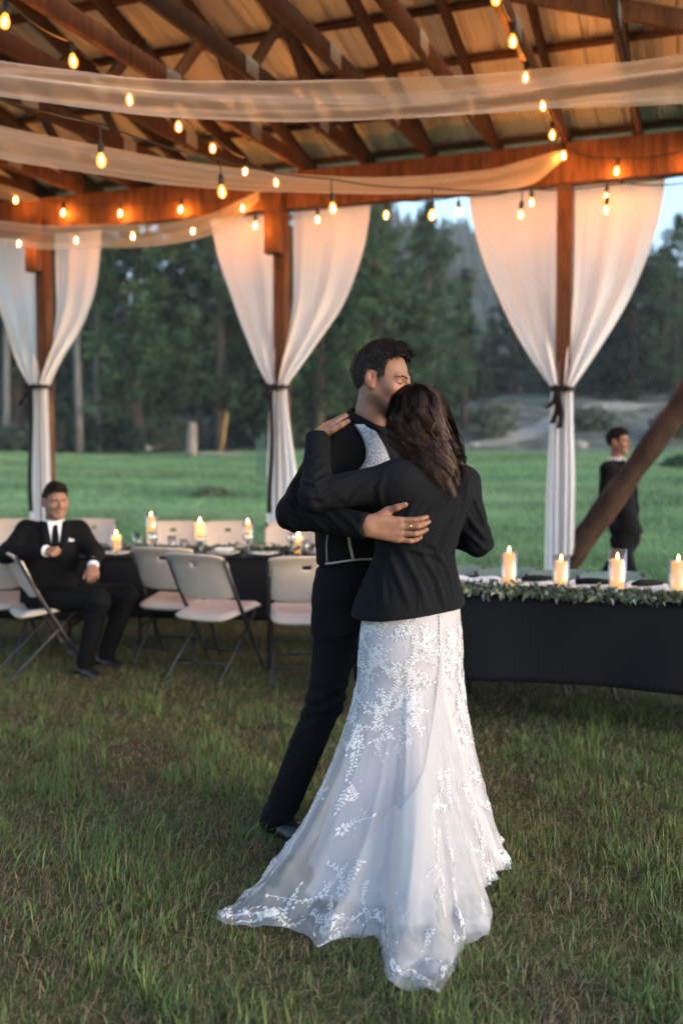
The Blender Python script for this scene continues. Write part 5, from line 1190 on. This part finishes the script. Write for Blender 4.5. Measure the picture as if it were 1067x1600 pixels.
# ------------------------------------------------------------------ the gown
zH = at(645, 1060, 3.38)[2]; cT = at(643, 955, 3.40)
def gown(s, th, layer):                            # s 0 (under the jacket) .. 1 (hem); layer 0 lining, 1 tulle, 2 back panel
    s = np.asarray(s, float); th = np.asarray(th, float); rm = hemr(th); rd = np.cos(th - bac)
    rh = 1 / np.sqrt((np.cos(th - bac) / .185) ** 2 + (np.sin(th - bac) / .150) ** 2)
    rm_ = rm if layer else np.minimum(rm * .98, np.maximum(.33, .60 * rm))
    u = np.clip((s - .25) / .75, 0, 1); big = sstep(.45, .8, rm_)
    p0, p1, p2, p3 = rh, rh + (.16 + .12 * big) * (rm_ - rh), rh + (.62 + .06 * big) * (rm_ - rh), rm_
    z0, z1, z2, z3 = zH, zH * (.62 - .06 * big), .11 - .105 * big, .022
    r = (1 - u) ** 3 * p0 + 3 * (1 - u) ** 2 * u * p1 + 3 * (1 - u) * u * u * p2 + u ** 3 * p3; z = (1 - u) ** 3 * z0 + 3 * (1 - u) ** 2 * u * z1 + 3 * (1 - u) * u * u * z2 + u ** 3 * z3
    up = np.clip(s / .25, 0, 1); zt = cT[2] + .10; zz = np.where(s < .25, zt + (zH - zt) * up, z); r = np.where(s < .25, rh * (.90 + .10 * np.sin(up * PI / 2)), r)
    ph = (0, .8, 2.1)[layer]; a = u ** 1.15
    def pl(x): return 1.3 - 2.2 * np.abs(np.sin(x / 2)) ** .75                       # rounded pleats with sharp valleys
    fold = .9 * pl(10 * th + ph + 1.4 * np.sin(3 * th) + 1.1 * np.sin(2.2 * u + th)) + .55 * pl(17 * th + 2 * ph + 2.5 * u + np.sin(4 * th)) + .42 * pl(33 * th + ph + 5 * u + 2.4 * np.sin(5 * th + 2 * u))
    r = r + a * (.017, .021, .015)[layer] * fold * (.5 + .7 * rm_ / .5) * (1 - .25 * u ** 4)
    r = r + (0, .007, .016)[layer] * sstep(.06, .3, s)
    r = r + u ** 6 * (0 if layer == 0 else .020) * wob(np.stack([np.cos(th) * 3, np.sin(th) * 3, 0 * th + layer], -1), 3.1, 2)
    cx = cT[0] + (Cf[0] - cT[0]) * np.clip((cT[2] - zz) / cT[2], 0, 1); cy_ = cT[1] + (Cf[1] - cT[1]) * np.clip((cT[2] - zz) / cT[2], 0, 1)
    x = cx + np.cos(th) * r; y = cy_ + np.sin(th) * r; P = np.stack([x, y, 0 * x], -1)
    cr = np.abs(wob(P, 13, layer)) * .9 + np.abs(wob(P, 27, layer + 1)) * .55 + wob(P, 60, layer) * .12; zz = zz + u ** 3.0 * .044 * cr * (1 if layer else .35) * (1 - .80 * u ** 9) + u ** 8 * (.006 * np.abs(np.sin(11 * th + ph)))
    return np.stack([x, y, np.maximum(zz, .006)], -1)
def gown_mesh(name, layer, m, parent, ns=110, nt=420, th0=None, th1=None, s0=0.0, s1=1.0):
    s = np.linspace(s0, s1, ns); s = s ** .9 if s0 == 0 else s
    if th0 is None: th = np.linspace(-PI, PI, nt, endpoint=False); Sg, Tg = np.meshgrid(s, th, indexing='ij'); wrap = True
    else:
        q = np.linspace(0, 1, nt); Sg = np.repeat(s[:, None], nt, 1); A = np.array([th0(v) for v in s]); B = np.array([th1(v) for v in s]); Tg = A[:, None] + (B - A)[:, None] * q[None]; wrap = False
    return mk(name, gown(Sg, Tg, layer).reshape(-1, 3), gridF(ns, nt, wrap), m, parent)
M['satin'] = cloth_mat('lavender_white_lining', (.58, .53, .575), (.52, .47, .515), transl=.15, scale=300, rough=.55, sheen=.2, coarse=5)
M['tulle'] = cloth_mat('white_tulle', (.68, .67, .695), (.64, .63, .655), transl=.35, transp=.60, scale=900, rough=.8, sheen=.4, coarse=8, bump=.3)
M['tulle2'] = cloth_mat('white_tulle_panel', (.68, .67, .685), (.64, .63, .645), transl=.35, transp=.50, scale=900, rough=.8, sheen=.4, coarse=8, bump=.3)
M['lace'] = cloth_mat('white_lace', (.70, .69, .70), (.64, .63, .64), transl=.2, scale=800, rough=.75, sheen=.3, coarse=20)
gw = gown_mesh('gown', 0, M['satin'], bride); gown_mesh('tulle_layer', 1, M['tulle'], gw)
tb = math.atan2(-BF[1], -BF[0]) + .16
gown_mesh('back_panel', 2, M['tulle2'], gw, 90, 150, lambda v: tb - .03 - 1.05 * sstep(.13, .75, v), lambda v: tb + .03 + .62 * sstep(.13, .8, v), .135, .995)
# lace sprigs sewn on the tulle
def sprig(s0, t0, L_, ang, flower, dens, lr_, layer=1, sc=1.0):
    A = [];
    stp = .0085; n = int(L_ / stp); cv = lr_.normal() * 7
    for i in range(n):
        x = i * stp; y = cv * x * x
        for sd_ in (-1, 1):
            ll = .0118 * (1 - .40 * i / n) * lr_.uniform(.75, 1.2); aa = sd_ * lr_.uniform(.7, 1.05); A.append((x, y + sd_ * .0015, aa, ll, ll * .42))
        if dens and lr_.random() < .5: A.append((x, y + lr_.normal() * .014, lr_.uniform(-3, 3), .009, .005))
    A.append((n * stp, cv * (n * stp) ** 2, 0, .012, .006))
    if flower:
        for k in range(6): A.append((-.002 + .004 * math.cos(k), .004 * math.sin(k), k * 1.047, .014, .0075))
    pts = []; F = []
    for (x, y, aa, ll, ww) in A:
        d = (math.cos(aa), math.sin(aa)); e = (-d[1], d[0]); b0 = len(pts); pts += [(x, y, 0), (x + d[0] * ll * .45 + e[0] * ww / 1.6, y + d[1] * ll * .45 + e[1] * ww / 1.6, .0012), (x + d[0] * ll, y + d[1] * ll, 0), (x + d[0] * ll * .45 - e[0] * ww / 1.6, y + d[1] * ll * .45 - e[1] * ww / 1.6, .0012), (x + d[0] * ll * .5, y + d[1] * ll * .5, .0026)]
        F += [(b0, b0 + 1, b0 + 4), (b0 + 1, b0 + 2, b0 + 4), (b0 + 2, b0 + 3, b0 + 4), (b0 + 3, b0, b0 + 4)]
    b0 = len(pts)
    for i in range(n + 1):
        x = i * stp; y = cv * x * x; pts += [(x, y - .0011, .001), (x, y + .0011, .001)]
    F += [(b0 + 2 * i, b0 + 2 * i + 1, b0 + 2 * i + 3, b0 + 2 * i + 2) for i in range(n)]
    P = np.array(pts) * sc; h = 1e-3; c = gown(np.array([s0]), np.array([t0]), layer)[0]
    ls = np.linalg.norm(gown(np.array([s0 + h]), np.array([t0]), layer)[0] - c) / h; lt = np.linalg.norm(gown(np.array([s0]), np.array([t0 + h]), layer)[0] - c) / h
    ca, sa = math.cos(ang), math.sin(ang); u = P[:, 0] * ca - P[:, 1] * sa; v = P[:, 0] * sa + P[:, 1] * ca
    s = np.clip(s0 + u / max(ls, .15), .01, 1); t = t0 + v / max(lt, .12); B = gown(s, t, layer); nS = gown(np.clip(s + h, 0, 1.002), t, layer) - B; nT = gown(s, t + h, layer) - B
    nn = np.cross(nT, nS); nn /= np.linalg.norm(nn, axis=1, keepdims=True) + 1e-12
    ctr = V3(Cf[0], Cf[1], .3); sg = np.sign(((B - ctr) * nn).sum(1) + 1e-9); sg = np.where(np.abs(nn[:, 2]) > .75, np.sign(nn[:, 2]), sg); nn *= sg[:, None]
    mk('lace_sprig', B + nn * (.0018 + .40 * P[:, 2:3]), F, M['lace'], gw, False)
lr_ = np.random.default_rng(31); back = math.atan2(-.95, -.05)
for i in range(165):                                # thick lace over the hips
    t = back + lr_.uniform(-1.75, 1.75); s = lr_.uniform(.10, .40); w = abs(t - tb) 
    if s > .24 and -.5 * (s - .13) / .3 - .15 < (t - tb) < .12 + .5 * (s - .13) / .3: continue
    sprig(s, t, lr_.uniform(.035, .075), lr_.uniform(-1.2, 1.2) + (PI if lr_.random() < .4 else 0), lr_.random() < .5, True, lr_, 1, 1.12)
for i in range(66):                                 # trailing sprays down the skirt
    sprig(lr_.uniform(.40, .90), back + lr_.uniform(-1.7, 1.7), lr_.uniform(.05, .09), lr_.uniform(-.9, .9) + (PI if lr_.random() < .5 else 0), lr_.random() < .6, True, lr_, 1, lr_.uniform(1.1, 1.5))
for i in range(74):                                 # border along the hem and train
    sprig(lr_.uniform(.88, .97), back + (i / 74 * 2 - 1) * 2.0, lr_.uniform(.04, .07), lr_.choice([-1.5, 1.5]) + lr_.normal() * .6, lr_.random() < .6, True, lr_, 1, lr_.uniform(1.1, 1.6))
for (px_t, s) in ((tb - .45, .62), (tb - .2, .50), (tb + .25, .58), (tb - .6, .82), (tb + .1, .78), (tb + .3, .72), (tb - .15, .66)): sprig(s, px_t, .10, lr_.uniform(-.6, .6), True, True, lr_, 2)
MB_ = MB()
for i in range(9): 
    p = gown(np.array([.075 + i * .0085]), np.array([tb - .02]), 1)[0]; MB_ = MB().lathe([(.0005, -.003), (.0035, -.002), (.0042, 0), (.003, .003), (.0005, .004)], p + nrm(p - V3(cT[0], cT[1], p[2])) * .004, 8); MB_.build('button', M['lace'], gw, True)
# grass standing up against the hem and the shoes
Vs, Ts, Cs, base = [], [], [], 0
n = 3600; t = rng.uniform(-PI, PI, n); rr_ = hemr(t) + np.abs(rng.normal(size=n)) * .045 + .012; X = Cf[0] + np.cos(t) * rr_; Y = Cf[1] + np.sin(t) * rr_
tt = rng.random((n, 1)); C = C0 * (1 - tt) + C1 * tt; kk = rng.random(n) < .2; C[kk] = np.array([.20, .145, .08])
push(*blades(X, Y, rng.uniform(.014, .046, n) * (.5 + patch(X, Y)), rng.uniform(.002, .0042, n), rng.uniform(.2, 1.1, n), rng.uniform(0, 6.28, n)), C)
blade_obj('hem_grass', np.concatenate(Vs), np.concatenate(Ts), np.concatenate(Cs), 'blade', 'short grass pushed up round the hem of the gown', 'grass')

# ------------------------------------------------------------------ the groom
MF = nrm((.80, -.60, 0)); mac = ang_of(MF)
g_nk, g_hd = at(572, 662, 3.67), at(599, 592, 3.655)
gJ = dict(shR=at(521, 694, 3.545), elR=at(459, 802, 3.40), wrR=at(574, 822, 3.235), shL=at(606, 696, 3.80), elL=at(660, 800, 3.80), wrL=at(640, 845, 3.74))
H_g = make_head(g_hd, (.86, -.46, -.17), (.06, 0, 1), g_nk + V3(0, 0, -.05), False, 1.03)
body = [cap(at(555, 930, 3.68), at(560, 760, 3.67), .10, .11, k=.05), cap(at(560, 760, 3.67), g_nk, .10, .055, k=.05)]
gL = dict(hipR=at(538, 925, 3.62), knR=at(508, 1095, 3.63), anR=at(432, 1283, 3.64), hipL=at(572, 925, 3.76), knL=at(585, 1090, 3.74), anL=at(575, 1280, 3.78))
for s in 'RL': body += [cap(gJ['sh' + s], gJ['el' + s], .042, .036), cap(gJ['el' + s], gJ['wr' + s], .036, .028), cap(gL['hip' + s], gL['kn' + s], .07, .048), cap(gL['kn' + s], gL['an' + s], .046, .036)]
# his right hand spread on her back, each joint laid on the cloth
def hp_(px, py, off): 
    q = hit(bj_bvh, px, py, off); return q if q is not None else at(px, py, 3.24)
wr = gJ['wrR']; P = []
fing = [((624.5, 813), (648, 812.5), (658, 811), (666.5, 808)), ((626, 823.5), (652, 822.5), (661, 820), (669.5, 815.5)), ((624.5, 834), (648, 834), (657, 832), (666, 827.5)), ((622, 843), (641, 845.5), (649, 844), (657, 840))]
for i, ch_ in enumerate(fing):
    k0 = hp_(*ch_[0], .020); P.append(cap(wr + V3(0, 0, (1.5 - i) * .013), k0, .017, .0125, k=.016)); rr = (.0105, .0107, .0102, .0090)[i]; pr = k0
    for j in (1, 2, 3):
        q = hp_(*ch_[j], (.016, .012, .008)[j - 1]); P.append(cap(pr, q, rr * (1.05, .97, .9)[j - 1], rr * (.97, .9, .76)[j - 1], k=.0035)); pr = q
    P.append(ell(k0 - V3(0, .004, 0), (.011, .008, .010), k=.006))
t0, t1, t2, t3 = mix(wr, hp_(605, 802, .022), .45), hp_(606, 798, .024), hp_(620, 793, .018), hp_(633, 788.5, .011)
P += [cap(t0, t1, .022, .0155, k=.02), cap(t1, t2, .0135, .0118, k=.005), cap(t2, t3, .0118, .0088, k=.004), cap(wr - V3(.06, -.03, 0), wr, .027, .028, k=.015, sq=((0, 1, 0), .8))]
hLg = hand_prims(gJ['wrL'], gJ['wrL'] + V3(.06, -.03, -.03), V3(.2, .8, .3), V3(0, 0, 1))
V, Q = joinM([(H_g['V'], H_g['Q']), blob(body, .012), blob(P, .0022), blob(hLg, .004)])
groom = mk('person', V, Q, M['skin']); tag(groom, 'man in black shirt and patterned vest embracing the woman, eyes closed', 'person')
face_bits(H_g, groom, M['hair_dark'], False); hair_cap(H_g, groom, M['hair_dark'], .010, .092, 2, (.008, .024), 4200)
a, b_ = hp_(*fing[1][0], .018), hp_(*fing[1][1], .014); c = mix(a, b_, .62); ax = nrm(b_ - a); x = nrm(np.cross(ax, (0, 0, 1))); y = np.cross(x, ax)
MB().tube([c + (x * math.cos(t) + y * math.sin(t)) * .0122 for t in np.linspace(0, 2 * PI, 25)], .0024, 6, cap=False).build('ring', M['gold'], groom, True)
nails = [hp_(*f[3], .0155) for f in fing]
# shirt
tor = [lvl(556, 930, 3.68, .160, .112), lvl(556, 880, 3.68, .158, .108), lvl(558, 830, 3.675, .168, .114), lvl(560, 770, 3.67, .188, .124), lvl(564, 712, 3.67, .180, .105), lvl(570, 680, 3.67, .10, .085), lvl(572, 664, 3.67, .068, .066)]
P = [loft(tor, mac, k=.03)] + [cap(mix(g_nk, gJ['sh' + s], .3) - V3(0, 0, .045), gJ['sh' + s], .050, .066, k=.05) for s in 'RL']
P += [cap(gJ['shR'], gJ['elR'], .066, .058, k=.035), cap(gJ['elR'], gJ['wrR'], .057, .042, k=.025), cap(gJ['shL'], gJ['elL'], .062, .052, k=.03), cap(gJ['elL'], gJ['wrL'], .05, .042, k=.02)]
P += [cuff(gJ['wrR'], gJ['wrR'] - gJ['elR']), cuff(gJ['wrL'], gJ['wrL'] - gJ['elL'])]
V, Q = blob(P, .0058); V = creases(V, Q, .0022, [(gJ['elR'], V3(.8, 0, -.3), .06, .0030)], (), 2, 12)
V = px_ridges(V, Q, [([(470, 792), (495, 815), (520, 838)], .009, .0075), ([(500, 795), (525, 815), (548, 838)], .008, .0065), ([(530, 800), (550, 816), (565, 838)], .008, .0060), ([(446, 776), (460, 800), (482, 815)], .008, .0065), ([(444, 815), (465, 826), (490, 834)], .008, .0060), ([(450, 770), (462, 780), (470, 800)], .007, .0055)])
gs = solid(mk('shirt', V, Q, M['shirt_black'], groom), .004)
gs_bvh = BVHTree.FromPolygons([tuple(v) for v in V], [tuple(q) for q in Q])
# collar standing round the neck, open at the front
MR = nrm(np.cross(MF, (0, 0, 1))); V = []; nc_ = nrm(g_hd - g_nk) * V3(.7, .7, 1)
for a in np.linspace(-2.75, 2.75, 30):
    d = -MF * math.cos(a) + MR * math.sin(a); hgt = .056 - .030 * (abs(a) / 2.75) ** 2; base = g_nk + d * .078 + V3(.004, 0, .002 - .050 * (abs(a) / 2.75) ** 1.6)
    V += [base + d * .012 - V3(0, 0, .02), base, base - d * .006 + V3(.010, 0, hgt), base + d * .001 + V3(.010, 0, hgt + .003), base + d * .014 + V3(.006, 0, hgt * .42)]
solid(mk('collar', V, gridF(30, 5), M['shirt_black'], groom), .003)
# vest: black back, tan edging, brocade front running up over the shoulder
vt = [(z, x, y, a + .010, b + .010) for (z, x, y, a, b) in tor[1:5]]; V, Q = blob([loft(vt, mac, k=.01)], .0075); V = creases(V, Q, .002, (), (), 3, 11)
zc = at(560, 752, 3.67)[2]; V, Q = trim(V, Q, [(V3(.06, 3.67, zc), V3(0, 0, 1), 1.0)]); vest = solid(mk('vest', V, Q, M['suit'], groom), .004)
v_bvh = BVHTree.FromPolygons([tuple(v) for v in V], [tuple(q) for q in Q])
def gh(px, py, off):
    c = [q for q in (hit(gs_bvh, px, py, off), hit(v_bvh, px, py, off)) if q is not None]
    return min(c, key=lambda q: q[1]) if c else at(px, py, 3.5) 
strip = [((538, 654), (552, 648)), ((547, 658), (566, 654)), ((556, 664), (577, 663)), ((564, 676), (587, 676)), ((570, 690), (595, 689)), ((573, 704), (602, 702)), ((572, 718), (607, 716)), ((566, 730), (612, 732)), ((556, 740), (614, 748)), ((552, 752), (614, 764))]
def strip_pt(px, py, off): 
    q = hit(gs_bvh, px, py, off); return q
V = []; rows = 0; e0, e1 = [], []
for (l, r_) in [tuple(map(tuple, x)) for x in strip]:
    row = []
    for j in range(9):
        t = j / 8; q = strip_pt(l[0] + (r_[0] - l[0]) * t, l[1] + (r_[1] - l[1]) * t, .006)
        row.append(q if q is not None else None)
    ok = [q for q in row if q is not None]
    if len(ok) < 3: continue
    dmin = np.median([q[1] for q in ok]); row = [q if (q is not None and abs(q[1] - dmin) < .12) else at(l[0] + (r_[0] - l[0]) * j / 8, l[1] + (r_[1] - l[1]) * j / 8, dmin) for j, q in enumerate(row)]
    V += row; rows += 1; e0.append(row[0]); e1.append(row[-1])
if rows > 2:
    V = np.array(V); o = mk('brocade_front', V, gridF(rows, 9), M['brocade'], vest); o.modifiers.new('t', 'SOLIDIFY').thickness = .003
    MB().tube(spline(e0, 4), .0040, 6).build('piping', M['tan_trim'], vest, True); MB().tube(spline(e1, 4), .0034, 6).build('piping', M['tan_trim'], vest, True)
def edge(pts, r, name_='piping'):
    c = [hit(v_bvh, x, y, .003) for x, y in pts]; c = [q for q in c if q is not None]
    if len(c) > 1: MB().tube(spline(c, 4), r, 6).build(name_, M['tan_trim'], vest, True)
edge([(509, 881), (525, 879), (545, 876), (566, 874), (590, 874)], .0045); edge([(543, 822), (545, 840), (548, 858), (552, 875)], .0060); edge([(512, 835), (510, 855), (511, 878)], .0028)
# belt, trousers, shoes
MB().tube([at(556, 893, 3.68) + nrm(np.cross(MF, (0, 0, 1))) * math.cos(t) * .158 + MF * math.sin(t) * .110 for t in np.linspace(0, 2 * PI, 37)], .018, 8, cap=False, flat=.28, upv=(1, 0, .01)).build('belt', M['sole'], groom, True)
P = [loft([lvl(556, 885, 3.68, .160, .114), lvl(555, 930, 3.685, .170, .130), lvl(553, 975, 3.69, .150, .13)], mac, k=.04)]
for s in 'RL': P += [cap(gL['hip' + s], gL['kn' + s], .092, .068, k=.06), cap(gL['kn' + s], gL['an' + s], .066, .060, k=.03)]
V, Q = blob(P, .0075); V = creases(V, Q, .0035, [(gL['knR'], V3(.2, 0, -1), .09, .004), (gL['anR'], V3(-.4, 0, -1), .07, .005)], [(at(520, 960, 3.56), at(505, 1060, 3.57), .016, .006), (at(498, 1110, 3.56), at(450, 1230, 3.58), .014, .006)], 0, 9); mk('trousers', V, Q, M['suit'], groom)
a = gL['anR']; make_shoe(V3(a[0] - .025, a[1] + .01, .004), V3(a[0] + .20, a[1] - .13, .004), groom, r=.046); a = gL['anL']; make_shoe(V3(a[0] - .05, a[1] + .03, .004), V3(a[0] + .17, a[1] - .14, .004), groom, r=.046)

# ------------------------------------------------------------------ the evening air
m = bpy.data.materials.new('haze_air'); m.use_nodes = True; nt = m.node_tree; nt.nodes.remove(nt.nodes['Principled BSDF'])
pv_ = nt.nodes.new('ShaderNodeVolumePrincipled'); pv_.inputs['Color'].default_value = (.86, .92, 1, 1); pv_.inputs['Density'].default_value = .0005; pv_.inputs['Anisotropy'].default_value = .0
nt.links.new(pv_.outputs[0], nt.nodes['Material Output'].inputs['Volume'])
o = MB().box((0, 435, 62), (1430, 960, 128)).build('haze', m); tag(o, 'thin evening haze filling the valley air', 'haze', kind='stuff')
cy.volume_bounces = 0
